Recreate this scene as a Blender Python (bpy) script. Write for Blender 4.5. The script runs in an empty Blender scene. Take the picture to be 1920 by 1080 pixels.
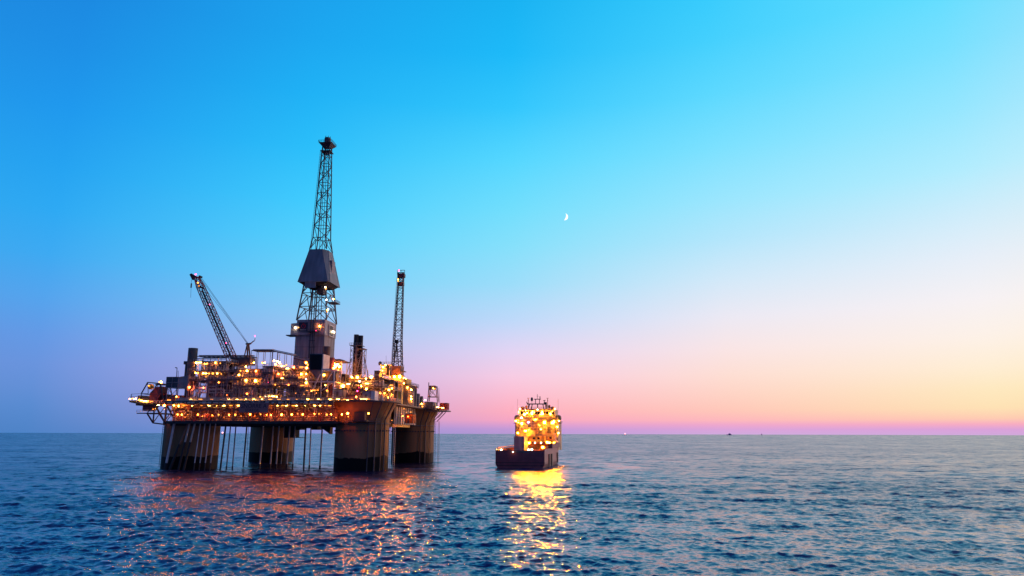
import bpy, math, random
import numpy as np
from mathutils import Vector, Matrix
R = math.radians
random.seed(7)
scene = bpy.context.scene
COL = scene.collection

# ------------------------------------------------------------------ camera
F = 1324.0                                   # focal length in pixels of a 1920 wide frame
CAMH = 16.75
PITCH = math.atan(273.3 / F)
ROLL = R(0.14)
cam_data = bpy.data.cameras.new('camera')
cam_data.sensor_width = 36.0
cam_data.lens = F / 1920 * 36
cam_data.clip_start = 0.5
cam_data.clip_end = 120000
cam = bpy.data.objects.new('camera', cam_data)
COL.objects.link(cam)
CM = Matrix.Rotation(math.pi / 2 + PITCH, 4, 'X') @ Matrix.Rotation(ROLL, 4, 'Z')
CM = Matrix.Translation((0, 0, CAMH)) @ CM
cam.matrix_world = CM
scene.camera = cam
scene.render.resolution_x, scene.render.resolution_y = 1024, 576

def ray(px, py):
    d = CM.to_3x3() @ Vector(((px - 960) / F, (540 - py) / F, -1))
    return d.normalized()

# ------------------------------------------------------------------ sky
def lin(c):
    c = c / 255.0
    return c / 12.92 if c <= 0.04045 else ((c + 0.055) / 1.055) ** 2.4

SKYC = {
    20: [(0, 28, 128, 220), (200, 32, 145, 235), (350, 38, 160, 240), (450, 50, 165, 242), (560, 80, 158, 236), (650, 98, 146, 225), (700, 100, 145, 218), (760, 84, 138, 208), (812, 76, 130, 198)],
    490: [(0, 28, 155, 235), (250, 30, 182, 248), (400, 60, 202, 255), (500, 95, 205, 250), (560, 120, 200, 245), (620, 148, 190, 240), (700, 168, 168, 228), (760, 158, 155, 222), (812, 122, 145, 212)],
    960: [(0, 25, 178, 242), (150, 32, 190, 252), (300, 85, 215, 255), (430, 125, 225, 252), (520, 150, 222, 250), (600, 190, 217, 250), (660, 228, 212, 243), (710, 250, 203, 226), (770, 255, 175, 192), (793, 246, 164, 196), (799, 202, 155, 215), (812, 186, 152, 212)],
    1420: [(0, 58, 208, 255), (200, 110, 223, 255), (350, 155, 232, 255), (450, 188, 231, 252), (550, 232, 236, 248), (620, 250, 235, 240), (670, 255, 230, 222), (720, 255, 222, 203), (770, 255, 203, 184), (793, 255, 182, 188), (799, 232, 160, 215), (812, 212, 172, 222)],
    1900: [(0, 112, 226, 255), (150, 148, 229, 255), (300, 180, 238, 255), (420, 222, 238, 250), (520, 245, 241, 247), (600, 253, 244, 240), (680, 255, 240, 216), (740, 254, 233, 186), (775, 254, 226, 178), (788, 255, 198, 176), (797, 248, 165, 198), (803, 220, 160, 218), (812, 210, 168, 220)],
}
def sky_at(x, y):
    def colat(k):
        t = SKYC[k]
        yy = min(max(y, t[0][0]), t[-1][0])
        for a, b in zip(t, t[1:]):
            if yy <= b[0]:
                f = (yy - a[0]) / (b[0] - a[0])
                return [a[i] + (b[i] - a[i]) * f for i in (1, 2, 3)]
        return list(t[-1][1:])
    ks = sorted(SKYC)
    x = min(max(x, ks[0]), ks[-1])
    for a, b in zip(ks, ks[1:]):
        if x <= b:
            f = (x - a) / (b - a)
            ca, cb = colat(a), colat(b)
            return [ca[i] + (cb[i] - ca[i]) * f for i in range(3)]
def to_px(az, el):
    d = Vector((math.sin(az) * math.cos(el), math.cos(az) * math.cos(el), math.sin(el)))
    v = CM.to_3x3().transposed() @ d
    return 960 + F * v.x / -v.z, 540 - F * v.y / -v.z

world = bpy.data.worlds.new('World')
scene.world = world
world.use_nodes = True
NT = world.node_tree
NT.nodes.clear()
def N(tree, typ, **kw):
    n = tree.nodes.new(typ)
    for k, v in kw.items():
        setattr(n, k, v)
    return n
tc = N(NT, 'ShaderNodeTexCoord')
sx = N(NT, 'ShaderNodeSeparateXYZ')
NT.links.new(tc.outputs['Generated'], sx.inputs[0])
def wm(op, a, b=None, c=None):
    n = N(NT, 'ShaderNodeMath', operation=op)
    for i, v in enumerate((a, b, c)):
        if v is None: continue
        if isinstance(v, (int, float)): n.inputs[i].default_value = v
        else: NT.links.new(v, n.inputs[i])
    return n.outputs[0]
el = wm('DIVIDE', wm('ARCSINE', sx.outputs[2]), math.pi / 2)
az = wm('ARCTAN2', sx.outputs[0], sx.outputs[1])
ELS = [0, .35, .62, .8, 1.1, 1.8, 3, 4.5, 6.5, 9, 12, 15, 18, 22, 26, 30, 34]
def ramp(rows):
    r = N(NT, 'ShaderNodeValToRGB')
    e = r.color_ramp.elements
    NT.links.new(el, r.inputs[0])
    e[0].position, e[0].color = rows[0][0] / 90, [*map(lin, rows[0][1]), 1]
    e[1].position, e[1].color = rows[-1][0] / 90, [*map(lin, rows[-1][1]), 1]
    for p, c in rows[1:-1]:
        q = e.new(p / 90)
        q.color = [*map(lin, c), 1]
    return r.outputs[0]
SKY_STOPS = []
BACK = [(0, (70, 78, 120)), (2, (85, 88, 140)), (10, (70, 95, 160)), (30, (45, 90, 165)), (90, (30, 90, 175))]
SKY_STOPS.append((-150, BACK))
for a in (-34, -17, 0, 17, 34):
    rows = [(e, sky_at(*to_px(R(a), R(e)))) for e in ELS]
    top = rows[-1][1]
    rows.append((50, [top[0] * .6 + 12, top[1] * .62, top[2] * .8]))
    rows.append((90, [50, 82, 160]))
    SKY_STOPS.append((a, rows))
SKY_STOPS.append((65, [(0, (215, 160, 205)), (.8, (255, 175, 150)), (3, (255, 225, 150)), (8, (255, 242, 205)), (18, (240, 240, 240)), (35, (140, 215, 250)), (90, (40, 120, 190))]))
SKY_STOPS.append((125, [(0, (120, 110, 160)), (3, (190, 150, 190)), (12, (130, 150, 210)), (35, (60, 120, 190)), (90, (30, 90, 175))]))
SKY_STOPS.append((180, BACK))
cur = ramp(SKY_STOPS[0][1])
for (a0, _), (a1, rows) in zip(SKY_STOPS, SKY_STOPS[1:]):
    mr = N(NT, 'ShaderNodeMapRange')
    NT.links.new(az, mr.inputs[0])
    mr.inputs[1].default_value, mr.inputs[2].default_value = R(a0), R(a1)
    mx = N(NT, 'ShaderNodeMix', data_type='RGBA')
    NT.links.new(mr.outputs[0], mx.inputs[0])
    NT.links.new(cur, mx.inputs[6])
    NT.links.new(ramp(rows), mx.inputs[7])
    cur = mx.outputs[2]
bg = N(NT, 'ShaderNodeBackground')
bg.inputs[1].default_value = 1.0
NT.links.new(cur, bg.inputs[0])
wo = N(NT, 'ShaderNodeOutputWorld')
NT.links.new(bg.outputs[0], wo.inputs[0])

# after-glow of the set sun, low on the right behind the horizon line
sun = bpy.data.lights.new('sun', 'SUN')
sun.energy = 1.0
sun.angle = R(14)
sun.color = (1.0, 0.52, 0.45)
so = bpy.data.objects.new('sun', sun)
COL.objects.link(so)
SAZ, SEL = R(56), R(5)
sd = Vector((math.sin(SAZ) * math.cos(SEL), math.cos(SAZ) * math.cos(SEL), math.sin(SEL)))
so.rotation_euler = sd.to_track_quat('Z', 'Y').to_euler()
vs = scene.view_settings
vs.view_transform = 'Standard'
vs.look = 'None'
vs.exposure = 0.0
vs.gamma = 1.0
scene.cycles.use_denoising = True
scene.cycles.denoising_prefilter = 'ACCURATE'
scene.cycles.use_adaptive_sampling = False
scene.cycles.max_bounces = 5
scene.cycles.glossy_bounces = 3
scene.cycles.diffuse_bounces = 2
scene.cycles.sample_clamp_indirect = 0
scene.cycles.caustics_reflective = True
scene.cycles.blur_glossy = 0.0

# ------------------------------------------------------------------ materials
def mat(name, col, rough=.6, metal=0., noise=.25, nscale=.35, streak=False, emit=None, estr=0, spec=.4):
    m = bpy.data.materials.new(name)
    m.use_nodes = True
    t = m.node_tree
    b = t.nodes['Principled BSDF']
    b.inputs['Base Color'].default_value = (*col, 1)
    b.inputs['Roughness'].default_value = rough
    b.inputs['Metallic'].default_value = metal
    b.inputs['Specular IOR Level'].default_value = spec
    if emit:
        b.inputs['Emission Color'].default_value = (*emit, 1)
        b.inputs['Emission Strength'].default_value = estr
    elif noise:
        tc = N(t, 'ShaderNodeTexCoord')
        mp = N(t, 'ShaderNodeMapping')
        mp.inputs['Scale'].default_value = (1, 1, .15 if streak else 1)
        nz = N(t, 'ShaderNodeTexNoise')
        nz.inputs['Scale'].default_value = nscale
        nz.inputs['Detail'].default_value = 5
        t.links.new(tc.outputs['Object'], mp.inputs[0])
        t.links.new(mp.outputs[0], nz.inputs['Vector'])
        rp = N(t, 'ShaderNodeValToRGB')
        rp.color_ramp.elements[0].position = .3
        rp.color_ramp.elements[1].position = .7
        rp.color_ramp.elements[0].color = (*[c * (1 - noise) for c in col], 1)
        rp.color_ramp.elements[1].color = (*[min(1, c * (1 + noise * .7)) for c in col], 1)
        t.links.new(nz.outputs['Fac'], rp.inputs[0])
        t.links.new(rp.outputs[0], b.inputs['Base Color'])
    return m
M = {
    'grey': mat('grey_paint', (.20, .19, .21)),
    'clad': mat('grey_cladding', (.27, .25, .27), streak=True, noise=.34, nscale=.5),
    'skirt': mat('windbreak_sheet', (.19, .185, .20), streak=True, noise=.3),
    'dark': mat('dark_steel', (.055, .05, .06)),
    'black': mat('black_steel', (.018, .018, .022)),
    'mid': mat('worn_steel', (.12, .105, .10), noise=.4),
    'pale': mat('pale_paint', (.52, .50, .48), noise=.2),
    'white': mat('white_paint', (.55, .52, .50), noise=.12),
    'pipe': mat('insulated_pipe', (.42, .38, .33), rough=.4, noise=.3),
    'brown': mat('rust_brown_paint', (.20, .10, .06), noise=.4),
    'red': mat('red_paint', (.42, .035, .03), noise=.25),
    'maroon': mat('maroon_paint', (.17, .04, .05), noise=.3),
    'orange': mat('orange_paint', (.62, .17, .03), noise=.25),
    'yellow': mat('yellow_paint', (.55, .36, .05), noise=.2),
    'deck': mat('deck_plate', (.10, .085, .08), noise=.4),
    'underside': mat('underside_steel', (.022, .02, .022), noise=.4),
    'panel': mat('blue_grey_panel', (.03, .05, .065), rough=.25),
    'sign': mat('sign_plate', (.32, .13, .12), noise=.1),
    'ink': mat('sign_ink', (.02, .015, .025), noise=0),
    'logoblue': mat('dark_blue_board', (.01, .016, .04), noise=0),
    'logored': mat('ring_red', (.35, .02, .05), noise=0),
    'hull': mat('hull_maroon', (.22, .055, .06), noise=.25, rough=.4),
    'hullblack': mat('hull_black', (.012, .011, .014), noise=.2, rough=.4),
    'ship': mat('ship_cream', (.46, .34, .17), noise=.1, rough=.5),
    'glass': mat('dark_glass', (.01, .012, .018), rough=.08, noise=0),
    'farship': mat('distant_hull', (.34, .25, .36), noise=0),
    'L_orange': mat('lamp_sodium', (0, 0, 0), emit=(1, .135, .012), estr=130),
    'L_yellow': mat('lamp_warm', (0, 0, 0), emit=(1, .25, .02), estr=165),
    'L_ship': mat('lamp_ship_deck', (0, 0, 0), emit=(1, .27, .003), estr=3200),
    'L_globe': mat('lamp_ship_globe', (0, 0, 0), emit=(1, .40, .02), estr=1300),
    'L_amber': mat('lamp_amber', (0, 0, 0), emit=(1, .33, .04), estr=5),
    'L_flood': mat('lamp_flood', (0, 0, 0), emit=(1, .24, .004), estr=3600),
    'boom': mat('boom_red_oxide', (.30, .09, .08)),
    'L_tube': mat('lamp_tube', (0, 0, 0), emit=(1, .40, .06), estr=100),
    'L_white': mat('lamp_white', (0, 0, 0), emit=(1, .72, .4), estr=45),
    'L_red': mat('lamp_red', (0, 0, 0), emit=(1, .04, .16), estr=14),
    'L_blue': mat('lamp_blue', (0, 0, 0), emit=(.25, .22, 1), estr=22),
    'L_window': mat('lit_window', (0, 0, 0), emit=(1, .72, .25), estr=3.0),
    'moon': mat('moonlit_rock', (.5, .5, .5), emit=(1, .96, .91), estr=1.1),  # sunlight on the limb put in as emission
}
def shell_mat(name, col, zline):
    """painted hull steel, streaked, with a black fouled band below a ragged line"""
    m = mat(name, col, rough=.55, streak=True, noise=.35, nscale=.11)
    t = m.node_tree
    b = t.nodes['Principled BSDF']
    b.inputs['Specular IOR Level'].default_value = .08
    src = b.inputs['Base Color'].links[0].from_socket
    g = N(t, 'ShaderNodeNewGeometry')
    s = N(t, 'ShaderNodeSeparateXYZ')
    t.links.new(g.outputs['Position'], s.inputs[0])
    nz = N(t, 'ShaderNodeTexNoise')
    nz.inputs['Scale'].default_value = .12
    nz.inputs['Detail'].default_value = 6
    t.links.new(g.outputs['Position'], nz.inputs['Vector'])
    a = N(t, 'ShaderNodeMath', operation='MULTIPLY_ADD')
    t.links.new(nz.outputs['Fac'], a.inputs[0])
    a.inputs[1].default_value = -5
    t.links.new(s.outputs[2], a.inputs[2])
    mr = N(t, 'ShaderNodeMapRange')
    mr.inputs[1].default_value = zline - 2.5 - .15
    mr.inputs[2].default_value = zline - 2.5 + .15
    t.links.new(a.outputs[0], mr.inputs[0])
    mx = N(t, 'ShaderNodeMix', data_type='RGBA')
    t.links.new(mr.outputs[0], mx.inputs[0])
    mx.inputs[6].default_value = (.006, .006, .007, 1)
    t.links.new(src, mx.inputs[7])
    t.links.new(mx.outputs[2], b.inputs['Base Color'])
    return m
M['column'] = shell_mat('column_shell', (.23, .135, .07), 6.0)

# ------------------------------------------------------------------ mesh builder
class MB:
    def __init__(s): s.v = []; s.f = []; s.m = []
    def quad(s, a, b, c, d, mi=0):
        n = len(s.v); s.v += [tuple(a), tuple(b), tuple(c), tuple(d)]; s.f.append((n, n + 1, n + 2, n + 3)); s.m.append(mi)
    def hexa(s, p, mi=0):          # 8 points: bottom ring then top ring
        n = len(s.v); s.v += [tuple(q) for q in p]
        for f in ((3, 2, 1, 0), (4, 5, 6, 7), (0, 1, 5, 4), (1, 2, 6, 5), (2, 3, 7, 6), (3, 0, 4, 7)):
            s.f.append(tuple(n + i for i in f)); s.m.append(mi)
    def box(s, x0, x1, y0, y1, z0, z1, mi=0):
        s.hexa([(x0, y0, z0), (x1, y0, z0), (x1, y1, z0), (x0, y1, z0), (x0, y0, z1), (x1, y0, z1), (x1, y1, z1), (x0, y1, z1)], mi)
    def beam(s, a, b, r=.2, r2=None, n=4, mi=0):
        a, b = Vector(a), Vector(b)
        d = b - a
        if d.length < 1e-6: return
        d.normalize()
        up = Vector((0, 0, 1)) if abs(d.z) < .9 else Vector((0, 1, 0))
        x = d.cross(up).normalized(); y = d.cross(x)
        r2 = r if r2 is None else r2
        k = len(s.v)
        off = math.pi / 4 if n == 4 else 0
        for c, rr in ((a, r), (b, r2)):
            for i in range(n):
                t = 2 * math.pi * i / n + off
                s.v.append(tuple(c + x * rr * math.cos(t) + y * rr * math.sin(t)))
        for i in range(n):
            j = (i + 1) % n
            s.f.append((k + i, k + j, k + n + j, k + n + i)); s.m.append(mi)
        s.f.append(tuple(k + i for i in range(n))[::-1]); s.m.append(mi)
        s.f.append(tuple(k + n + i for i in range(n))); s.m.append(mi)
    def path(s, pts, r=.2, n=6, mi=0):
        for a, b in zip(pts, pts[1:]): s.beam(a, b, r, n=n, mi=mi)
    def lathe(s, c, prof, n=24, axis='Z', mi=0):     # prof: (radius, height)
        k = len(s.v)
        c = Vector(c)
        for r, h in prof:
            for i in range(n):
                t = 2 * math.pi * i / n
                p = Vector((r * math.cos(t), r * math.sin(t), h))
                if axis == 'X': p = Vector((h, p.x, p.y))
                if axis == 'Y': p = Vector((p.y, h, p.x))
                s.v.append(tuple(c + p))
        for j in range(len(prof) - 1):
            for i in range(n):
                q = (i + 1) % n
                s.f.append((k + j * n + i, k + j * n + q, k + (j + 1) * n + q, k + (j + 1) * n + i)); s.m.append(mi)
        s.f.append(tuple(k + i for i in range(n))[::-1]); s.m.append(mi)
        s.f.append(tuple(k + (len(prof) - 1) * n + i for i in range(n))); s.m.append(mi)
    def rail(s, pts, h=1.15, step=2.0, r=.06):
        for a, b in zip(pts, pts[1:]):
            a, b = Vector(a), Vector(b)
            up = Vector((0, 0, h))
            s.beam(a + up, b + up, r * 1.2); s.beam(a + up * .5, b + up * .5, r)
            n = max(1, int((b - a).length / step))
            for i in range(n + 1):
                p = a.lerp(b, i / n); s.beam(p, p + up, r)
    def lattice(s, q0, q1, n, rl=.3, rb=.16, alt=True, ring=True, kfac=1.0):
        q0 = [Vector(p) for p in q0]; q1 = [Vector(p) for p in q1]
        lv = []
        for i in range(n + 1):
            f = i / n if kfac == 1 else (1 - kfac ** i) / (1 - kfac ** n)
            lv.append([a.lerp(b, f) for a, b in zip(q0, q1)])
        for a, b in zip(q0, q1): s.beam(a, b, rl)
        for i in range(n):
            for k in range(len(q0)):
                k2 = (k + 1) % len(q0)
                A, B, C, D = lv[i][k], lv[i][k2], lv[i + 1][k2], lv[i + 1][k]
                if alt is True: s.beam(*((A, C) if (i + k) % 2 else (B, D)), rb)
                elif alt == 'X': s.beam(A, C, rb); s.beam(B, D, rb)
                elif alt == 'K': mid = (C + D) / 2; s.beam(A, mid, rb); s.beam(B, mid, rb)
                if ring: s.beam(D, C, rb)
    def build(s, name, m, parent=None, off=None, smooth=False):
        me = bpy.data.meshes.new(name)
        o3 = off if off is not None else (parent.get('_b') if parent is not None and parent.get('_b') else (0, 0, 0))
        ox, oy, oz = o3
        me.from_pydata([(x - ox, y - oy, z - oz) for x, y, z in s.v], [], s.f)
        ms = m if isinstance(m, (list, tuple)) else [m]
        for q in ms: me.materials.append(M[q] if isinstance(q, str) else q)
        if len(ms) > 1: me.polygons.foreach_set('material_index', s.m)
        if smooth:
            me.polygons.foreach_set('use_smooth', [True] * len(me.polygons))
            try: me.set_sharp_from_angle(angle=R(40))
            except Exception: pass
        me.update()
        o = bpy.data.objects.new(name, me)
        COL.objects.link(o)
        if parent is not None:
            o.parent = parent
            o['_b'] = list(o3)
        return o
def thing(name, label, cat, base, frame, group=None):
    o = bpy.data.objects.new(name, None)
    o.empty_display_size = 1
    COL.objects.link(o)
    o.matrix_world = frame @ Matrix.Translation(base)
    o['label'] = label; o['category'] = cat; o['_b'] = list(base)
    if group: o['group'] = group
    return o
def tag(o, label, cat, kind=None, group=None):
    o['label'] = label; o['category'] = cat
    if kind: o['kind'] = kind
    if group: o['group'] = group
    return o

_lampmesh = {}
LK = .62
lamp_rng = random.Random(5)
def lamp_mesh(kind):
    if kind in _lampmesh: return _lampmesh[kind]
    b = MB()
    mname = {'orange': 'L_orange', 'yellow': 'L_yellow', 'ship': 'L_ship', 'white': 'L_white', 'red': 'L_red', 'blue': 'L_blue', 'tube': 'L_tube', 'ship_globe': 'L_globe', 'amber': 'L_amber', 'tube_amber': 'L_amber', 'flood': 'L_flood'}[kind]
    if kind.startswith('tube'):
        b.box(-.9, .9, -.14, .14, -.16, .1, 0)
        b.box(-1.0, 1.0, -.2, .2, .1, .22, 1)
    elif kind in ('ship', 'flood'):
        b.hexa([(-.5, -.1, -.35), (.5, -.1, -.35), (.5, .35, -.3), (-.5, .35, -.3), (-.5, -.3, .4), (.5, -.3, .4), (.5, .35, .45), (-.5, .35, .45)], 1)
        b.quad((-.45, -.19, -.3), (.45, -.19, -.3), (.45, -.36, .36), (-.45, -.36, .36), 0)
    else:
        b.lathe((0, 0, 0), [(.28, -.5), (.46, -.22), (.46, .1), (.3, .36)], 8, mi=0)
        b.lathe((0, 0, 0), [(.36, .36), (.3, .62)], 8, mi=1)
    o = b.build('lamp', [mname, 'dark'])
    me = o.data
    bpy.data.objects.remove(o)
    _lampmesh[kind] = me
    return me
def lamp(parent, p, kind='orange', size=1.0, rz=0., name='lamp'):
    if kind in ('yellow', 'orange', 'white') and size < 1.05 and name != 'floodlight' and lamp_rng.random() < .6: kind = 'amber'; size *= 1.3
    if kind == 'tube' and lamp_rng.random() < .5: kind = 'tube_amber'; size *= 1.2
    o = bpy.data.objects.new(name, lamp_mesh(kind))
    COL.objects.link(o)
    o.parent = parent
    bx = parent['_b']
    o.location = (p[0] - bx[0], p[1] - bx[1], p[2] - bx[2])
    sz_ = size * LK * lamp_rng.choice((.7, .85, 1.0, 1.0, 1.2))
    o.scale = (sz_,) * 3
    o.rotation_euler = (0, 0, rz)
    return o
def text(parent, body, size, p, rot, m, name='lettering', extrude=.02):
    cu = bpy.data.curves.new(name, 'FONT')
    cu.body = body; cu.size = size; cu.align_x = 'CENTER'; cu.align_y = 'CENTER'; cu.extrude = extrude
    cu.materials.append(M[m])
    tmp = bpy.data.objects.new(name, cu)
    COL.objects.link(tmp)
    me = bpy.data.meshes.new_from_object(tmp)
    bpy.data.objects.remove(tmp)
    o = bpy.data.objects.new(name, me)
    COL.objects.link(o)
    o.parent = parent
    bx = parent['_b']
    o.location = (p[0] - bx[0], p[1] - bx[1], p[2] - bx[2])
    o.rotation_euler = rot
    return o

# ------------------------------------------------------------------ sea
def build_sea():
    rs = [2.0]
    while rs[-1] < 45: rs.append(rs[-1] * 1.25)
    while rs[-1] < 70000:
        r = rs[-1]
        d = max(.32, min(r * r * 1.9e-5, r * .06))
        rs.append(r + d)
    rs = np.array(rs)
    azf = np.arange(-44, 44.001, .085)
    azc = np.concatenate([np.arange(-180, -44, 4.0), azf, np.arange(46, 180.1, 4.0)])
    A = np.radians(azc)
    rr, aa = np.meshgrid(rs, A, indexing='ij')
    X = (rr * np.sin(aa)); Y = (rr * np.cos(aa))
    dr = np.gradient(rs)[:, None] * np.ones_like(aa)
    da = np.gradient(A)[None, :] * rr
    cell = np.maximum(dr * .75, np.abs(da))
    rng = np.random.default_rng(11)
    n = 110
    lam = np.exp(np.linspace(math.log(.7), math.log(20), n)) * (1 + .05 * rng.standard_normal(n))
    th = R(192) + rng.standard_normal(n) * R(34) * (1 + (lam < 4))
    ph = rng.uniform(0, 2 * math.pi, n)
    H = np.zeros_like(X); DX = np.zeros_like(X); DY = np.zeros_like(X); lost = np.zeros_like(X)
    patch = np.zeros_like(X)
    for i in range(16):
        l = math.exp(rng.uniform(math.log(28), math.log(420))); t = rng.uniform(0, math.pi); p = rng.uniform(0, 6.28)
        patch += .13 * np.sin(2 * math.pi * (X * math.sin(t) * .7 + Y * math.cos(t) * 1.3) / l + p + 1.2 * np.sin((X - Y) / l * 2 + p))
    patch = np.clip(1 + patch * .75, .6, 1.5)
    def slick(cx, cy, ax_, ay, tilt, w):
        dx, dy = X - cx, Y - cy
        u = dx * math.cos(tilt) + dy * math.sin(tilt); v = -dx * math.sin(tilt) + dy * math.cos(tilt)
        return w * np.exp(-((np.sqrt((u / ax_) ** 2 + (v / ay) ** 2) - 1) / .22) ** 2)
    calm = slick(14, 385, 44, 62, -.2, .75) + slick(34, 372, 30, 20, 0, .6) + slick(-28, 372, 24, 14, 0, .7) + slick(14, 390, 82, 95, -.3, .4)
    patch *= 1 - np.clip(calm, 0, .85)
    for cx, cy in LEGS:
        d = np.sqrt((X - cx) ** 2 + (Y - cy) ** 2)
        patch += .5 * np.exp(-((d - 15) / 7) ** 2)
    for l, t, p in zip(lam, th, ph):
        k = 2 * math.pi / l
        slope = .033 if l < 4 else .033 * (4 / l) ** .8
        a = slope / k
        w = np.clip((l / cell - 1.6) / 1.8, 0, 1)
        arg = k * (X * math.sin(t) + Y * math.cos(t)) + p
        pp = patch if l < 9 else 1.0
        H += a * w * pp * np.cos(arg)
        sn = a * w * pp * np.sin(arg) * .85
        DX -= sn * math.sin(t); DY -= sn * math.cos(t)
        lost += (slope * (1 - w)) ** 2 / 2
    lost = np.sqrt(lost) * (.25 + .75 * patch)
    co = np.stack([X + DX, Y + DY, H], -1).reshape(-1, 3).astype(np.float32)
    nr, na = X.shape
    i = np.arange(nr - 1)[:, None] * na + np.arange(na - 1)[None, :]
    q = np.stack([i, i + 1, i + na + 1, i + na], -1).reshape(-1, 4)[:, ::-1].astype(np.int32)
    me = bpy.data.meshes.new('sea')
    me.vertices.add(len(co)); me.vertices.foreach_set('co', co.ravel())
    me.loops.add(q.size); me.loops.foreach_set('vertex_index', q.ravel())
    me.polygons.add(len(q))
    me.polygons.foreach_set('loop_start', np.arange(0, q.size, 4, dtype=np.int32))
    me.polygons.foreach_set('use_smooth', np.ones(len(q), dtype=bool))
    at = me.attributes.new('lost_slope', 'FLOAT', 'POINT')
    at.data.foreach_set('value', lost.reshape(-1).astype(np.float32))
    at = me.attributes.new('ripple', 'FLOAT', 'POINT')
    at.data.foreach_set('value', patch.reshape(-1).astype(np.float32))
    me.update(calc_edges=True)
    o = bpy.data.objects.new('sea', me)
    COL.objects.link(o)
    tag(o, 'dark blue choppy open sea with lamp reflections running to the horizon', 'sea', 'structure')
    m = bpy.data.materials.new('sea_water')
    m.use_nodes = True
    t = m.node_tree
    b = t.nodes['Principled BSDF']
    b.inputs['Base Color'].default_value = (.010, .010, .040, 1)
    b.inputs['Roughness'].default_value = .07
    b.inputs['IOR'].default_value = 1.8
    b.inputs['Specular Tint'].default_value = (1, .40, .85, 1)
    g = N(t, 'ShaderNodeNewGeometry')
    def noise(scale, detail):
        mp = N(t, 'ShaderNodeMapping')
        mp.inputs['Scale'].default_value = (scale * .55, scale, scale * .1)
        t.links.new(g.outputs['Position'], mp.inputs[0])
        nz = N(t, 'ShaderNodeTexNoise')
        nz.inputs['Scale'].default_value = 1
        nz.inputs['Detail'].default_value = detail
        nz.inputs['Roughness'].default_value = .78
        t.links.new(mp.outputs[0], nz.inputs['Vector'])
        s = N(t, 'ShaderNodeVectorMath', operation='SUBTRACT')
        t.links.new(nz.outputs['Color'], s.inputs[0])
        s.inputs[1].default_value = (.5, .5, .5)
        return s.outputs[0]
    fine = N(t, 'ShaderNodeVectorMath', operation='MULTIPLY')
    t.links.new(noise(.7, 6), fine.inputs[0]); fine.inputs[1].default_value = (1.2, 1.7, 0)
    rp = N(t, 'ShaderNodeAttribute', attribute_name='ripple')
    fs = N(t, 'ShaderNodeVectorMath', operation='SCALE')
    t.links.new(fine.outputs[0], fs.inputs[0]); t.links.new(rp.outputs['Fac'], fs.inputs['Scale'])
    fine = fs
    at = N(t, 'ShaderNodeAttribute', attribute_name='lost_slope')
    far = N(t, 'ShaderNodeVectorMath', operation='SCALE')
    t.links.new(noise(.16, 8), far.inputs[0])
    k = N(t, 'ShaderNodeMath', operation='MULTIPLY')
    t.links.new(at.outputs['Fac'], k.inputs[0]); k.inputs[1].default_value = 15
    t.links.new(k.outputs[0], far.inputs['Scale'])
    flat = N(t, 'ShaderNodeVectorMath', operation='MULTIPLY')
    t.links.new(far.outputs[0], flat.inputs[0]); flat.inputs[1].default_value = (1, 1, 0)
    a1 = N(t, 'ShaderNodeVectorMath', operation='ADD')
    t.links.new(fine.outputs[0], a1.inputs[0]); t.links.new(flat.outputs[0], a1.inputs[1])
    a2 = N(t, 'ShaderNodeVectorMath', operation='ADD')
    t.links.new(a1.outputs[0], a2.inputs[0]); t.links.new(g.outputs['Normal'], a2.inputs[1])
    nn = N(t, 'ShaderNodeVectorMath', operation='NORMALIZE')
    t.links.new(a2.outputs[0], nn.inputs[0])
    t.links.new(nn.outputs[0], b.inputs['Normal'])
    ro = N(t, 'ShaderNodeMath', operation='MULTIPLY_ADD')
    t.links.new(at.outputs['Fac'], ro.inputs[0]); ro.inputs[1].default_value = .24; ro.inputs[2].default_value = .009
    rq = N(t, 'ShaderNodeMath', operation='SQRT')
    t.links.new(ro.outputs[0], rq.inputs[0]); t.links.new(rq.outputs[0], b.inputs['Roughness'])
    me.materials.append(m)
LEGS = [(-155, 350), (-70.7, 342), (-59.4, 433.5), (-145.3, 438)]
build_sea()

# ------------------------------------------------------------------ platform frame
ANG = R(-5.5)
X0, Y0 = -163.0, 336.0
PF = Matrix.Translation((X0, Y0, 0)) @ Matrix.Rotation(ANG, 4, 'Z')
PI_ = PF.inverted()
def LP(px, py, t):
    """point of the platform's own frame (s along the front, t into depth, z up) seen at a pixel, at depth t"""
    o = PI_ @ Vector((0, 0, CAMH)); d = PI_.to_3x3() @ ray(px, py)
    k = (t - o.y) / d.y
    p = o + d * k
    return Vector((p.x, t, p.z))
def S(px, t, py=750): return LP(px, py, t).x
def Z(py, t, px=550): return LP(px, py, t).z

ZB, ZD = 21.3, 31.5           # underside and top of the deck box
RC = 12.6
COLS = {'near_left': (357, 14.6), 'near_right': (678, 14.6), 'far_left': (508, 103), 'far_right': (773, 107)}
CS = {k: (LP(px, 850, t).x, t) for k, (px, t) in COLS.items()}
print('COLS', [tuple(round(q, 1) for q in (PF @ Vector((a, b, 0)))) for a, b in CS.values()])

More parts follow.
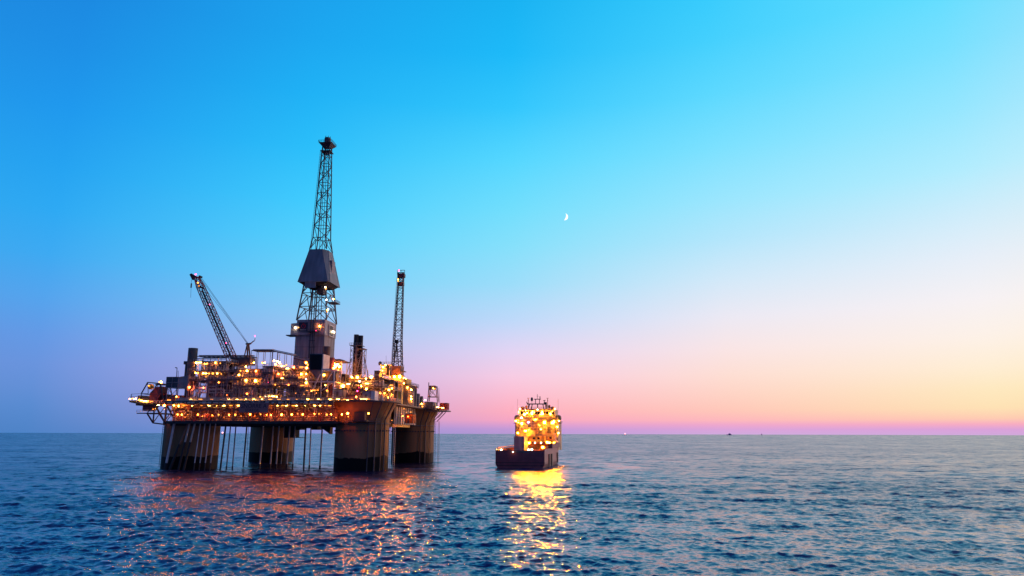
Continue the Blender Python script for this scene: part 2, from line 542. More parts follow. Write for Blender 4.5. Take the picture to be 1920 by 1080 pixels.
plat = thing('oil_platform', 'large floating oil platform on four stout brown columns with a lamp-lit deck box', 'oil platform', (45, 55, 0), PF)
for k, (s, t) in CS.items():
    b = MB()
    flare = 'right' in k
    prof = [(RC, -6), (RC, 20.5 if flare else ZB + .6)]
    if flare: prof += [(RC, 22), (RC + .5, 26), (RC + 2.2, 29.5), (RC + 3.6, 31.6)]
    b.lathe((s, t, 0), prof, 64)
    c = b.build('column', 'column', plat, smooth=True)
    b = MB()
    if flare:
        b.lathe((s, t, 0), [(RC + .12, 20.9), (RC + .5, 21.0), (RC + .5, 21.4), (RC + .12, 21.5)], 48)
        b.build('ring_stiffener', 'mid', c, smooth=True)
        b = MB()
        b.lathe((s, t, 0), [(RC + .02, 17.85), (RC + .1, 17.9), (RC + .1, 18.0), (RC + .02, 18.05)], 40)
        for i in range(26):
            a = math.pi + math.pi * i / 25 + .05
            b.box(s + (RC + .1) * math.cos(a) - .25, s + (RC + .1) * math.cos(a) + .25, t + (RC + .1) * math.sin(a) - .25, t + (RC + .1) * math.sin(a) + .25, 17.6, 18.3)
        b.build('anode_band', 'dark', c)
# main deck outline
SL, SR = S(311, -2), CS['near_right'][0] - 9
b = MB()
b.box(SL, SR, -2.2, 118, ZD - .7, ZD)
b.build('main_deck', 'deck', plat)
b = MB(); b.box(SR + .02, CS['far_right'][0] + 10, 12, 122, ZD - .7, ZD - .02); b.build('main_deck', 'deck', plat)
for k in ('near_right', 'far_right'):
    s, t = CS[k]
    b = MB(); b.lathe((s, t, 0), [(RC + 3.6, ZD - .68), (RC + 5.2, ZD - .5), (RC + 5.2, ZD + .05)], 40)
    b.build('column_top_deck', 'dark', plat, smooth=True)
    b = MB()
    pts = [(s + (RC + 4.9) * math.cos(a), t + (RC + 4.9) * math.sin(a), ZD + .05) for a in np.linspace(math.pi, 2.4 * math.pi, 28)]
    b.rail(pts, 1.2, 2.5, .07); b.build('guard_rail', 'pale', plat)
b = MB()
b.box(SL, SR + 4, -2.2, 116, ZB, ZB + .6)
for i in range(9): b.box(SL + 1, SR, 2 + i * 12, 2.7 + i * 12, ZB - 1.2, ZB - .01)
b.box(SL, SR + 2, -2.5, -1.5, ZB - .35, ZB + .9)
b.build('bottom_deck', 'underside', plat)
# front truss
b = MB()
zt, zm = ZD - 1.1, 27.2
b.beam((SL, -2.2, zt), (SR, -2.2, zt), .55); b.beam((SL, -2.0, zm), (SR, -2.0, zm), .28)
nb = 12
for i in range(nb + 1):
    s = SL + .4 + (SR - SL - .8) * i / nb
    b.beam((s, -2.0, ZB + .6), (s, -2.0, zt), .3)
    if i < nb:
        s2 = SL + .4 + (SR - SL - .8) * (i + 1) / nb
        b.beam((s, -1.9, ZB + .9), ((s + s2) / 2, -1.9, zm), .24); b.beam(((s + s2) / 2, -1.9, zm), (s2, -1.9, ZB + .9), .24)
        if i % 2: b.beam((s, -1.9, zm), (s2, -1.9, zt), .18)
b.build('front_truss', 'brown', plat)
b = MB(); b.box(SL + .5, SR, 4.4, 4.8, ZB + .6, ZD - .7)
for i in range(46):
    s = SL + 1 + (SR - SL - 2) * i / 45
    b.box(s - .12, s + .12, 4.2, 4.4, ZB + .6, ZD - .7)
b.build('inner_bulkhead', 'brown', plat)
# bulkheads round the rest so the box is closed from the sides
b = MB(); b.box(SL, SL + .5, 5, 115, ZB + .6, ZD - .7); b.box(SL, SR, 114.5, 115, ZB + .6, ZD - .7)
b.box(SR - 2.5, SR - 2, 24, 92, ZB + .6, ZD - .7); b.build('side_bulkhead', 'brown', plat)
# pipe runs behind the truss
rn = random.Random(3)
b = MB()
for z in (22.6, 23.3, 24.2, 28.6, 29.3, 30.1):
    b.beam((SL + 1, rn.uniform(.6, 3), z), (SR - 1, rn.uniform(.6, 3), z), rn.uniform(.12, .3), n=6)
for i in range(60):
    s = rn.uniform(SL + 1, SR - 2); z0 = rn.uniform(22, 27); z1 = z0 + rn.uniform(1.5, 4.5)
    t = rn.uniform(-.8, 3); b.path([(s, t, z0), (s, t, z1), (s + rn.uniform(-3, 3), t, z1)], rn.uniform(.1, .24))
b.build('deck_box_pipework', 'pipe', plat)
b = MB()
for i in range(22):
    s = SL + 2 + (SR - SL - 6) * i / 21 + rn.uniform(-.8, .8); w = rn.uniform(1, 2.2)
    z0 = rn.choice((ZB + .6, 27.3)); h = rn.uniform(1.3, 3.2)
    b = MB(); b.box(s, s + w, .2 + rn.uniform(0, 1), 3.5, z0, z0 + h); b.box(s + .3, s + w - .3, .6, 3, z0 + h, z0 + h + .4)
    b.build('equipment_skid', rn.choice(('maroon', 'grey', 'brown', 'mid')), plat)
# rows of lamps
for px in (333, 341, 353, 371, 387, 410, 430, 441, 469, 489, 509, 528, 547, 568, 589, 604, 613, 622, 641):
    p = LP(px, 777 + rn.uniform(-.6, .6), -1.0)
    lamp(plat, p, 'orange', rn.choice((.8, 1.0, 1.25)), name='truss_lamp')
for px in (347, 361, 380, 398, 420, 452, 478, 500, 536, 558, 579, 598, 630):
    lamp(plat, LP(px, 777 + rn.uniform(-2, 6), .5), 'orange', rn.uniform(.35, .6), name='truss_lamp')
lamp(plat, LP(652, 775, -4.0), 'orange', 1.5, name='truss_lamp'); lamp(plat, LP(691, 775, -4.6), 'orange', 1.5, name='truss_lamp')
lamp(plat, LP(653, 781, -4.0), 'orange', .6, name='truss_lamp')
for px in (332, 345, 360, 378, 392, 405, 420, 433, 447, 508, 520, 530, 537, 550, 556, 571, 590, 600, 610, 618):
    lamp(plat, LP(px, 760.5, -.8), 'tube', rn.uniform(.7, 1.0), rz=rn.uniform(-.1, .1), name='tube_lamp')
# low screen along the deck edge that the strip lamps shine on
b = MB(); b.box(SL + 3, SR, 1.2, 1.4, ZD, ZD + 1.6); b.build('kick_screen', 'pipe', plat)
for px in (358, 376, 397, 414, 429, 445, 461, 476, 491, 507, 523, 540, 556, 577, 597, 619, 634, 646, 660):
    lamp(plat, LP(px, 748.6, -.6), 'tube', rn.uniform(.75, 1.15), name='tube_lamp')
b = MB(); b.rail([(SL, -2.1, ZD), (SR, -2.1, ZD)], 1.2, 2.2, .06); b.rail([(SL + .1, -2.1, ZD), (SL + .1, 60, ZD)], 1.2, 2.5, .06)
b.build('guard_rail', 'mid', plat)
b = MB(); re_ = random.Random(8)
b.beam((SL + 1, -2.45, ZD - .9), (SR - 1, -2.45, ZD - .9), .09)
for i in range(46):
    q = SL + 1 + (SR - SL - 4) * i / 46 + re_.uniform(0, 1); w = re_.uniform(.3, 2.0); h = re_.uniform(.3, 1.1)
    b.box(q, q + w, -2.55 - re_.uniform(0, .3), -2.3, ZD - .95 - h * .5, ZD - .95 + h * .5)
b.build('edge_fittings', 'pipe', plat)
# name board hung on the truss
p0, p1 = LP(449, 755, -2.8), LP(503, 773.5, -2.8)
b = MB(); b.box(p0.x, p1.x, -2.9, -2.75, p1.z, p0.z)
sg = b.build('name_board', 'sign', plat)
w = p1.x - p0.x
text(sg, 'SNORRE A', w * .185, ((p0.x + p1.x) / 2, -2.93, LP(470, 761.5, -2.9).z), (math.pi / 2, 0, 0), 'ink')
text(sg, 'STATOIL', w * .125, ((p0.x + p1.x) / 2 - .6, -2.93, LP(470, 769.5, -2.9).z), (math.pi / 2, 0, 0), 'ink')
# risers and caissons below the deck
def riser(x0, y0, x1, y1, t, r, m='pale', sleeve=True, m2='black'):
    a, c = LP(x0, y0, t), LP(x1, y1, t)
    d = (a - c)
    top = c + d * ((ZB + .1 - c.z) / d.z)
    b = MB(); b.beam(top, c, r, n=8)
    o = b.build('riser', m, plat)
    if sleeve:
        bot = c + d * ((-2 - c.z) / d.z)
        b = MB(); b.beam(c, bot, r * 1.25, n=8); b.build('splash_sleeve', m2, o)
riser(324, 808, 312, 868, .4, .55, 'white')
for x0, x1 in ((374, 365), (383, 375), (393, 385), (403, 395)): riser(x0, 806, x1, 868, .3, .24, 'white')
riser(350, 800, 337, 833, .2, .5, 'brown'); riser(354, 800, 347, 829, .1, .42, 'pipe'); riser(364, 800, 357, 829, .1, .42, 'pipe')
riser(423, 800, 413, 880, 6, .42, 'black', False)
riser(432, 802, 425, 874, 14, .3, 'grey'); riser(442, 802, 436, 874, 14, .3, 'grey')
riser(463, 797, 456, 876, 20, .38, 'black', False)
riser(493, 806, 487, 870, 24, .4, 'pale'); riser(512, 805, 507, 870, 24, .36, 'white'); riser(523, 805, 518, 870, 24, .36, 'white')
riser(533, 800, 527, 870, 24, .14, 'pale'); riser(543, 806, 538, 870, 24, .4, 'pale'); riser(553, 806, 549, 870, 24, .32, 'pale')
riser(573, 808, 569, 884, 18, .45, 'black', False); riser(583, 806, 580, 872, 24, .32, 'pale'); riser(604, 806, 600, 873, 24, .4, 'pale')
# hanging steel under the deck
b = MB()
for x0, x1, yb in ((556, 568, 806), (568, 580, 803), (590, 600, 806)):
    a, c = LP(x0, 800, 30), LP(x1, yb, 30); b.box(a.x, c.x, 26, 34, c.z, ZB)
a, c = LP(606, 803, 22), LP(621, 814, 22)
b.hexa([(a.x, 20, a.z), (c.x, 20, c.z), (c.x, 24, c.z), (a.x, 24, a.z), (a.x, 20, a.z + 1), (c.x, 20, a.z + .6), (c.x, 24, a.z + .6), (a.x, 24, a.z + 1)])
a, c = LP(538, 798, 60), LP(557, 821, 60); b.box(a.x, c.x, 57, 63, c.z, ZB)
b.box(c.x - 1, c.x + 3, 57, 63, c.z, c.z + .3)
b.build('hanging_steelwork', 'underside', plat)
def ladder(x0, y0, x1, y1, t, w, m='dark', parent=plat, step=1.0):
    a, c = LP(x0, y0, t), LP(x1, y1, t)
    b = MB()
    dx = Vector((w, 0, 0))
    b.beam(a, c, .11); b.beam(a + dx, c + dx, .11)
    n = int((a - c).length / step)
    for i in range(n + 1): p = a.lerp(c, i / n); b.beam(p, p + dx, .09)
    b.build('ladder', m, parent)
ladder(306, 797, 298, 875, .5, .9, 'dark')
ladder(466, 800, 462, 864, 95, 1.6, 'dark', step=3)
def on_col(k, deg, extra):
    s, t = CS[k]; a = R(deg); return (s + (RC + extra) * math.cos(a), t + (RC + extra) * math.sin(a))
for k, dl in (('near_right', (-62, -48, -34, -24)), ('far_right', (-58, -44, -30))):
    for i, dg in enumerate(dl):
        s, t = on_col(k, dg, .8); s2, t2 = on_col(k, dg + 3, 5)
        b = MB(); b.path([(s2, t2, ZD - .6), (s, t, 23), (s, t, -2)], .34 if i % 2 else .24, 8)
        b.build('caisson_pipe', 'dark' if i != 2 else 'brown', plat)
for k, dg, e in (('near_right', -12, 1.3), ('near_right', -2, 2.6), ('far_right', -12, 1.4), ('far_right', -4, 3.0)):
    s, t = on_col(k, dg, e)
    b = MB(); b.beam((s, t, -1), (s, t, 24), .12); b.beam((s + .8, t, -1), (s + .8, t, 24), .12)
    for i in range(25): b.beam((s, t, i), (s + .8, t, i), .08)
    b.build('ladder', 'pale' if e > 2 else 'dark', plat)
# access balcony and dark door box on near right column
s, t = CS['near_right']
b = MB()
pts = [(s + (RC + 2.2) * math.cos(a), t + (RC + 2.2) * math.sin(a), ZB + .6) for a in np.linspace(R(-105), R(-40), 12)]
inn = [(s + (RC + .4) * math.cos(a), t + (RC + .4) * math.sin(a), ZB + .6) for a in np.linspace(R(-105), R(-40), 12)]
for i in range(11):
    z = Vector((0, 0, .3)); q = [Vector(inn[i]), Vector(pts[i]), Vector(pts[i + 1]), Vector(inn[i + 1])]
    b.hexa([v for v in q] + [v + z for v in q])
b.rail([(x, y, z + .3) for x, y, z in pts], 1.2, 1.2, .07)
b.build('column_balcony', 'mid', plat)
a, c = LP(665, 772, -1.5), LP(684, 788, -1.5)
b = MB(); b.box(a.x, c.x, -1.8, 2.5, c.z, a.z); b.box(a.x - 1, c.x + 1, -2.2, 2.5, c.z - .5, c.z - .02)
b.build('winch_cabin', 'black', plat)
# lit lower walkway between the two right columns
sR = CS['far_right'][0] - 8
b = MB(); b.box(CS['near_right'][0] + 6, sR + 8, 46, 84, ZB - 1.2, ZB + .2)
b.build('side_walkway', 'yellow', plat)
b = MB(); b.box(CS['near_right'][0] + 6.5, CS['near_right'][0] + 7, 46, 96, ZB + .2, ZD - .7)
for i in range(9): b.box(CS['near_right'][0] + 7, CS['near_right'][0] + 7.5, 47 + 5 * i, 47.5 + 5 * i, ZB + .2, ZD - .7)
b.build('side_bulkhead', 'pipe', plat)
b = MB(); b.rail([(CS['near_right'][0] + 8, 46.2, ZB + .2), (sR + 7.8, 46.2, ZB + .2), (sR + 7.8, 83, ZB + .2)], 1.2, 2, .08); b.build('guard_rail', 'pale', plat)
for px, py, t, sz in ((741, 791, 50, 1.2), (735, 788, 54, .5), (748, 775, 56, .6), (755, 780, 60, .5), (757, 766, 50, .6)):
    lamp(plat, LP(px, py, t), 'orange', sz, name='walkway_lamp')

# ------------------------------------------------------------------ orange-lit cabin hung on the side
def cabin(name, label, cat, x0, y0, x1, y1, t, depth, m, ribs=0, roof=None, group=None, legs=0):
    """box shaped unit with corrugated sides, corner posts, door and feet"""
    a, c = LP(x0, y0, t), LP(x1, y1, t)
    zb = c.z
    o = thing(name, label, cat, ((a.x + c.x) / 2, t + depth / 2, zb), PF, group)
    s0, s1, z0, z1 = a.x, c.x, zb, a.z
    b = MB(); b.box(s0 + .1, s1 - .1, t + .1, t + depth - .1, z0 + .15, z1 - .1)
    if ribs:
        n = max(3, int((s1 - s0) / ribs))
        for i in range(n): q = s0 + .3 + (s1 - s0 - .6) * i / (n - 1); b.box(q - .12, q + .12, t, t + .1, z0 + .2, z1 - .2)
        n = max(3, int(depth / ribs))
        for i in range(n): q = t + .3 + (depth - .6) * i / (n - 1); b.box(s1 - .1, s1, q - .12, q + .12, z0 + .2, z1 - .2)
    b.build('body', m, o)
    b = MB()
    for sx in (s0, s1 - .25):
        for ty in (t - .05, t + depth - .2): b.box(sx, sx + .25, ty, ty + .25, z0, z1)
    b.box(s0, s1, t - .06, t + .1, z0, z0 + .2); b.box(s0 - .1, s1 + .1, t - .15, t + depth + .1, z1, z1 + .18)
    b.build('frame', roof or 'mid', o)
    b = MB(); q = s0 + (s1 - s0) * .3; hh = min(2.1, (z1 - z0) * .75)
    b.box(q, q + 1.0, t - .08, t + .05, z0 + .2, z0 + .2 + hh); b.build('door', 'mid', o)
    return o
c1 = cabin('hanging_cabin', 'small glowing orange cabin hung below deck between the two right columns', 'cabin', 760, 776, 774, 794, 52, 7, 'orange', .8)
lamp(c1, LP(765, 781, 50.5), 'orange', .5); lamp(c1, LP(770, 772.5, 50.5), 'tube', .8); lamp(c1, LP(762, 773, 50.5), 'tube', .6)

# ------------------------------------------------------------------ process modules
def module(name, label, s0, s1, t0, t1, levels, seed, lamps, dens=1.0, posts=5, braces=True, hz=False, cat='process module'):
    rn = random.Random(seed)
    zb = levels[0]
    o = thing(name, label, cat, ((s0 + s1) / 2, (t0 + t1) / 2, zb), PF)
    b = MB()
    for i in range(posts):
        s = s0 + (s1 - s0) * i / (posts - 1)
        for t in (t0, (t0 + t1) / 2, t1): b.beam((s, t, zb), (s, t, levels[-1]), .26)
        for a in levels[1:]: b.beam((s, t0, a - .5), (s, t1, a - .5), .2)
        if i < posts - 1:
            for a in levels[1:]: b.beam((s, t0, a - .5), (s + (s1 - s0) / (posts - 1), t0, a - .5), .22)
        if braces and i < posts - 1:
            s2 = s0 + (s1 - s0) * (i + 1) / (posts - 1)
            for a, c in zip(levels, levels[1:]):
                if rn.random() < .6: b.beam((s, t0, a), (s2, t0, c), .18)
                elif rn.random() < .5: b.beam((s, t0, c), (s2, t0, a), .18)
    b.build('frame', 'grey', o)
    for a in levels[1:]:
        b = MB(); b.box(s0 - .5, s1 + .5, t0 - .5, t1 + .5, a - .35, a)
        b.build('deck_level', 'deck', o)
        b = MB(); b.rail([(s1 + .4, t1, a), (s1 + .4, t0 - .4, a), (s0 - .4, t0 - .4, a), (s0 - .4, t1, a)], 1.15, 2.2, .06)
        b.build('guard_rail', 'pale', o)
    for li, (a, c) in enumerate(zip(levels, levels[1:])):
        h = c - a - .5
        n = int((s1 - s0) / 4.2 * dens)
        for i in range(n):
            s = s0 + (s1 - s0) * (i + rn.uniform(.2, .8)) / n; t = rn.uniform(t0 + 2.5, t0 + 7)
            k = rn.random(); b = MB()
            if k < .35:
                r = rn.uniform(.7, 1.3); hh = min(h * .92, rn.uniform(3, 8))
                b.lathe((s, t, a), [(r * .6, 0), (r, .5), (r, hh - .6), (r * .7, hh - .2), (r * .2, hh)], 14)
                b.build('vessel', rn.choice(('pipe', 'pale', 'grey', 'orange')), o, smooth=True)
            elif k < .6:
                r = min(h * .3, rn.uniform(.8, 1.5)); L = rn.uniform(3, 6)
                b.lathe((s - L / 2, t, a + r + .6), [(r * .3, 0), (r * .85, .35), (r, .8), (r, L - .8), (r * .85, L - .35), (r * .3, L)], 14, 'X')
                b.box(s - L * .3, s - L * .3 + .3, t - r * .7, t + r * .7, a, a + r); b.box(s + L * .3, s + L * .3 + .3, t - r * .7, t + r * .7, a, a + r)
                b.build('vessel', rn.choice(('pipe', 'white', 'orange', 'brown')), o, smooth=True)
            else:
                w = rn.uniform(1.2, 3); hh = min(h * .8, rn.uniform(1.5, 4))
                b.box(s - w / 2, s + w / 2, t - 1, t + 1.5, a, a + hh); b.box(s - w / 3, s + w / 4, t - .8, t + .8, a + hh, a + hh + min(.6, h * .1))
                b.build('equipment_skid', rn.choice(('maroon', 'grey', 'yellow', 'mid')), o)
        b = MB()
        for i in range(int(12 * dens)):
            z = a + h * rn.uniform(.3, .97); t = t0 + rn.uniform(.3, 4); sa = rn.uniform(s0, (s0 + s1) / 2); sb = sa + rn.uniform(.3, .9) * (s1 - sa)
            r = rn.uniform(.1, .28)
            b.path([(sa, t, a), (sa, t, z), (sb, t, z), (sb, t, a + rn.uniform(0, h * .5)), (sb, t + 3, a + .3)], r)
        for i in range(int((s1 - s0) / 1.5 * dens)):
            s = rn.uniform(s0, s1); t = t0 + rn.uniform(.3, 5)
            b.path([(s, t, a), (s, t, a + h * rn.uniform(.4, 1)), (s + rn.uniform(-2, 2), t + rn.uniform(-.3, .6), a + h)], rn.uniform(.08, .2))
        b.build('pipework', rn.choice(('pipe', 'pale')), o)
        b = MB()
        for i in range(int((s1 - s0) / 4)):
            s = rn.uniform(s0, s1 - 2); z = a + h * rn.uniform(.5, .95); b.box(s, s + rn.uniform(1, 4), t0 + .2, t0 + .9, z, z + .18)
            b.box(s, s + .15, t0 + .3, t0 + .5, a, z)
        b.build('cable_trays', 'mid', o)
        b = MB(); b.box(s0 + .5, s1 - .5, t1 - 4, t1 - 3.6, a, c - .36)
        for i in range(int((s1 - s0) / 2)): b.box(s0 + 1 + 2 * i, s0 + 1.15 + 2 * i, t1 - 4.15, t1 - 4, a, c - .36)
        b.build('back_wall', 'mid', o)
    if hz:
        b = MB(); top = levels[-1]
        b.rail([(s0, t0, top), (s1, t0, top)], hz, 3.5, .14)
        b.build('roof_rack', 'dark', o)
    for L in lamps:
        px, py, t, kind, sz = L
        lamp(o, LP(px, py, t), kind, sz)
    return o
def lv(t, *ys): return [ZD] + [Z(y, t) for y in ys]
tA = 4
modA = module('process_module', 'left process module with a long row of bright lamps under its roof deck', S(352, tA), S(441, tA), tA, 24, lv(tA, 711, 694), 21,
    [(367, 699, 3.3, 'yellow', 1.2), (371, 699, 3.6, 'yellow', 1.0), (381, 699.5, 3.4, 'yellow', 1.0), (386, 700, 3.6, 'tube', 1.2), (392, 700, 3.4, 'yellow', .9), (399, 700, 3.4, 'yellow', 1.0), (407, 700, 3.3, 'yellow', .9), (415, 701, 3.5, 'yellow', .6),
     (355, 726, 3.2, 'orange', 1.1), (382, 727, 5.2, 'orange', .8), (388, 741, 8, 'orange', .6), (425, 741, 8, 'orange', .6), (360, 738, 8, 'orange', .6), (410, 717, 6, 'orange', .6), (343, 718, 5, 'white', .6), (340, 724, 5, 'orange', .9)], posts=6)
modA2 = module('process_module', 'open upper rack on top of the left module with arched pipes above lamps', S(358, 5), S(418, 5), 5, 19, [Z(693.6, 5), Z(676, 5)], 5,
    [(368, 680, 4.2, 'yellow', 1.2), (375, 679.5, 4.6, 'tube', 1.2), (404, 680, 4.4, 'yellow', .9), (413, 681, 4.4, 'yellow', .5), (388, 682, 7, 'yellow', .6), (396, 682, 7, 'yellow', .5), (384, 682, 7, 'yellow', .5)], posts=5, hz=1.4, cat='pipe rack')
modB = module('process_module', 'middle left process module crowded with yellow lit pipe loops beside the crane', S(432, tA) + 1.2, S(487, tA), tA, 26, lv(tA, 722, 707, 691), 33,
    [(451, 695, 3.3, 'yellow', 1.0), (463, 695, 3.3, 'yellow', 1.2), (480, 695.5, 3.4, 'orange', 1.2), (448, 703, 3.6, 'yellow', .8), (455, 704.5, 3.6, 'white', .6), (461, 713, 3.2, 'yellow', 1.5), (479, 713.5, 3.0, 'yellow', 1.7), (445, 713, 6, 'yellow', .8), (443, 706.5, 5, 'tube', 1.2), (463, 738, 4, 'orange', .8), (470, 700, 6, 'orange', .6), (436, 704, 8, 'yellow', .7)], dens=1.2, posts=5)
modB2 = module('process_module', 'dark open steel tower frame between the yellow lit module and the central pipe module', S(488, 3) + .6, S(507, 3), 3, 22, lv(3, 723, 698, 686), 13,
    [(492, 680, 5, 'yellow', 1.0), (496, 680, 5, 'tube', .8), (498, 743, 3.5, 'white', .5), (488, 744, 3.2, 'yellow', .7), (493, 745, 3.6, 'yellow', .7), (503, 717, 4, 'red', .4)], dens=.6, posts=3, braces=False)
modC = module('process_module', 'central process module with glowing orange coils of pipe below the drill tower', S(508, 6) + .8, S(556, 6), 6, 28, lv(6, 722, 708, 690), 41,
    [(514, 676, 5.0, 'yellow', 1.5), (520, 677, 5.0, 'yellow', 1.6), (524, 680, 4.6, 'yellow', 1.5), (517, 683, 4.6, 'yellow', 1.2), (528, 686, 4.6, 'yellow', 1.1), (533, 686, 4.9, 'yellow', 1.0), (537, 684, 5, 'yellow', .9), (551, 688.5, 4.5, 'orange', 1.2), (531, 698, 5, 'yellow', .9), (522, 701, 5.5, 'orange', 1.1), (532, 702, 5, 'yellow', .8), (529, 709, 5, 'tube', 1.2), (516, 721, 5, 'white', .9), (539, 691, 5, 'tube', 1.2), (524, 724, 8, 'orange', .8), (541, 722, 8, 'orange', .8), (519, 744, 4.8, 'yellow', 1.3), (512, 743, 5, 'tube', 1), (499, 742.5, 5.0, 'yellow', .8), (504, 743, 5, 'tube', .8)], dens=1.3, posts=4)
modD = module('process_module', 'narrow lamp-lit stair and pipe module left of the black louvred tower', S(557, 6) + .8, S(582, 6), 6, 24, lv(6, 727, 712, 693), 17,
    [(565, 688, 5, 'tube', 1.1), (574, 680, 5, 'orange', 1.2), (577, 684, 5, 'yellow', .8), (575, 689.5, 5, 'yellow', 1.3), (565, 701, 5, 'yellow', 1.4), (574, 701, 5, 'yellow', .9), (562, 707, 5, 'tube', .9), (574, 717.5, 5, 'yellow', 1.1), (567, 722.5, 5, 'tube', 1.6), (575, 732, 5, 'tube', .7), (570, 739, 5, 'white', .6), (574, 711, 5, 'white', .5), (555, 737, 9, 'orange', .8)], dens=1.2, posts=3)
modE = module('process_module', 'low dark module with scattered lamps under the scaffolded exhaust tower', S(624, 16), S(716, 16), 16, 42, lv(16, 725, 708), 57,
    [(633, 683, 20, 'yellow', 1.6), (628, 685, 20, 'yellow', 1.6), (637, 687, 20, 'yellow', 1.4), (626, 690, 20, 'yellow', 1.2), (660, 707, 14.8, 'yellow', 1.1), (670, 707, 14.6, 'yellow', 1.5), (686, 710, 14.6, 'yellow', 1.2), (643, 723.5, 12, 'yellow', 2.2), (674, 715, 14.5, 'white', .8), (678, 723.5, 14, 'yellow', 1.3), (687, 729, 14, 'yellow', 1.4), (696, 707, 15.4, 'yellow', 1.9), (653, 720, 14.8, 'tube', 1.3), (632, 712, 15, 'yellow', 1), (630, 702, 15, 'tube', 1.2), (672, 723, 14, 'yellow', .8), (688, 719, 14.6, 'tube', 1.2)], dens=1.3, posts=7)
lamp(modE, LP(643, 723.5, 11), 'flood', .7, name='floodlight')
modF = module('process_module', 'bright white framed skid with orange machinery beside the right crane', S(707, 30), S(738, 30), 30, 44, lv(30, 730, 714), 71,
    [(723, 729, 28.8, 'yellow', 1.0), (729, 730.5, 28.8, 'yellow', 1.4), (735, 728, 28.6, 'yellow', .9), (734, 722, 28.6, 'tube', 1.2), (713, 737, 32, 'orange', 1.3), (711, 748, 31, 'orange', 1.0), (722, 737, 32, 'yellow', 1.0), (735, 740, 32, 'yellow', 1.2), (719, 744, 30.5, 'orange', .8), (728, 745, 30.5, 'yellow', .8), (692, 747, 29, 'tube', 1)], dens=1.4, posts=5)

# open pipe bridge beams on the roofs (flat truss right of the left crane)
def pipe_bridge(label, x0, y0, x1, y1, t, drop, group=None):
    a, c = LP(x0, y0, t), LP(x1, y1, t)
    o = thing('pipe_bridge', label, 'pipe bridge', (a.x, t, drop), PF, group)
    b = MB()
    for dt in (0, 6): b.beam(a + Vector((0, dt, 0)), c + Vector((0, dt, 0)), .28)
    n = 6
    for i in range(n + 1):
        p = a.lerp(c, i / n); b.beam(p, p + Vector((0, 6, 0)), .16)
        if i < n: b.beam(p, a.lerp(c, (i + 1) / n) + Vector((0, 6, 0)), .12)
    b.build('top_chord', 'dark', o)
    for i in range(0, n + 1, 2):
        for dt in (0, 6):
            b = MB(); p = a.lerp(c, i / n) + Vector((0, dt, 0)); b.beam(p, (p.x, p.y, drop), .14); b.build('post', 'grey', o)
    b = MB(); up = Vector((0, 1.5, .6))
    for k in range(3): b.beam(a + up + Vector((0, k, 0)), c + up + Vector((0, k, 0)), .2, n=6)
    b.build('pipe_run', 'pipe', o)
    return o
pipe_bridge('thin horizontal pipe bridge running from the plain stack past the left crane', 370, 668, 472, 668, 22, Z(691, 4) - .2)
pipe_bridge('raised dark pipe bridge just right of the left crane, highest on the roof', 472, 657, 511, 657, 18, Z(691, 4) - .2)
pipe_bridge('sloping pipe bridge that runs down to the grey drill tower', 512, 658, 551, 666, 16, Z(691, 4) - .2)
pipe_bridge('short railed pipe bridge in front of the foot of the drill tower', 551, 672, 580, 679, 15, Z(694, 6) - .2)

# ------------------------------------------------------------------ plain exhaust stack, left
t = 14
c = LP(361, 668, t)
st = thing('exhaust_stack', 'plain dark round exhaust stack on the left module', 'exhaust stack', (c.x, t, ZD), PF)
zt_ = Z(653, t, 361); r = (S(369.5, t, 660) - S(353.5, t, 660)) / 2
b = MB(); b.lathe((c.x, t, 0), [(r * .95, ZD), (r * .95, Z(688, t)), (r, Z(686, t)), (r, zt_), (r * .85, zt_), (r * .85, zt_ - .5)], 28); b.build('flue', 'mid', st, smooth=True)
b = MB(); b.beam((c.x - r - .6, t, Z(712, t)), (c.x - r - .6, t, Z(676, t)), .5, n=8); b.box(c.x - r - 1.5, c.x - r, t - 1, t + 1, Z(682, t), Z(676, t)); b.build('side_duct', 'dark', st)

# ------------------------------------------------------------------ left: louvred air intake cabin
o = thing('air_intake_house', 'dark blue-grey louvred intake box on stilts above the left deck edge', 'air intake', (S(330, 4), 6, ZD), PF)
a, c = LP(313, 707, 3), LP(333, 727, 3)
b = MB(); b.box(a.x, c.x, 3, 12, c.z, a.z); b.build('louvre_box', 'panel', o)
b = MB()
for z in (a.z, (a.z + c.z) / 2, c.z): b.box(a.x - .15, c.x + .15, 2.85, 3.0, z - .12, z + .12)
for s in (a.x, (a.x + c.x) / 2, c.x): b.box(s - .12, s + .12, 2.8, 2.95, c.z, a.z)
b.build('louvre_frame', 'grey', o)
b = MB()
e = LP(352, 727, 3)
b.hexa([(c.x, 3, c.z), (e.x, 3, c.z), (e.x, 12, c.z), (c.x, 12, c.z), (c.x, 3, a.z), (e.x, 3, a.z + .8), (e.x, 12, a.z + .8), (c.x, 12, a.z)]); b.build('duct', 'grey', o)
b = MB()
for s in (a.x + .5, c.x, e.x - .5):
    for tt in (3.5, 11.5): b.beam((s, tt, ZD), (s, tt, c.z), .22)
b.beam((a.x + .5, 3.5, ZD), (c.x, 3.5, c.z), .14); b.beam((c.x, 3.5, ZD), (a.x + .5, 3.5, c.z), .14)
b.build('stilts', 'grey', o)
b = MB(); p = LP(331, 707, 3.4); q = LP(332, 690, 3.4); b.beam(p, q, .16); b.beam(q, q + Vector((-.9, 0, .2)), .3); p = LP(334, 707, 3.4); q = LP(334, 695, 3.4); b.beam(p, q, .12); b.build('vent_post', 'dark', o)

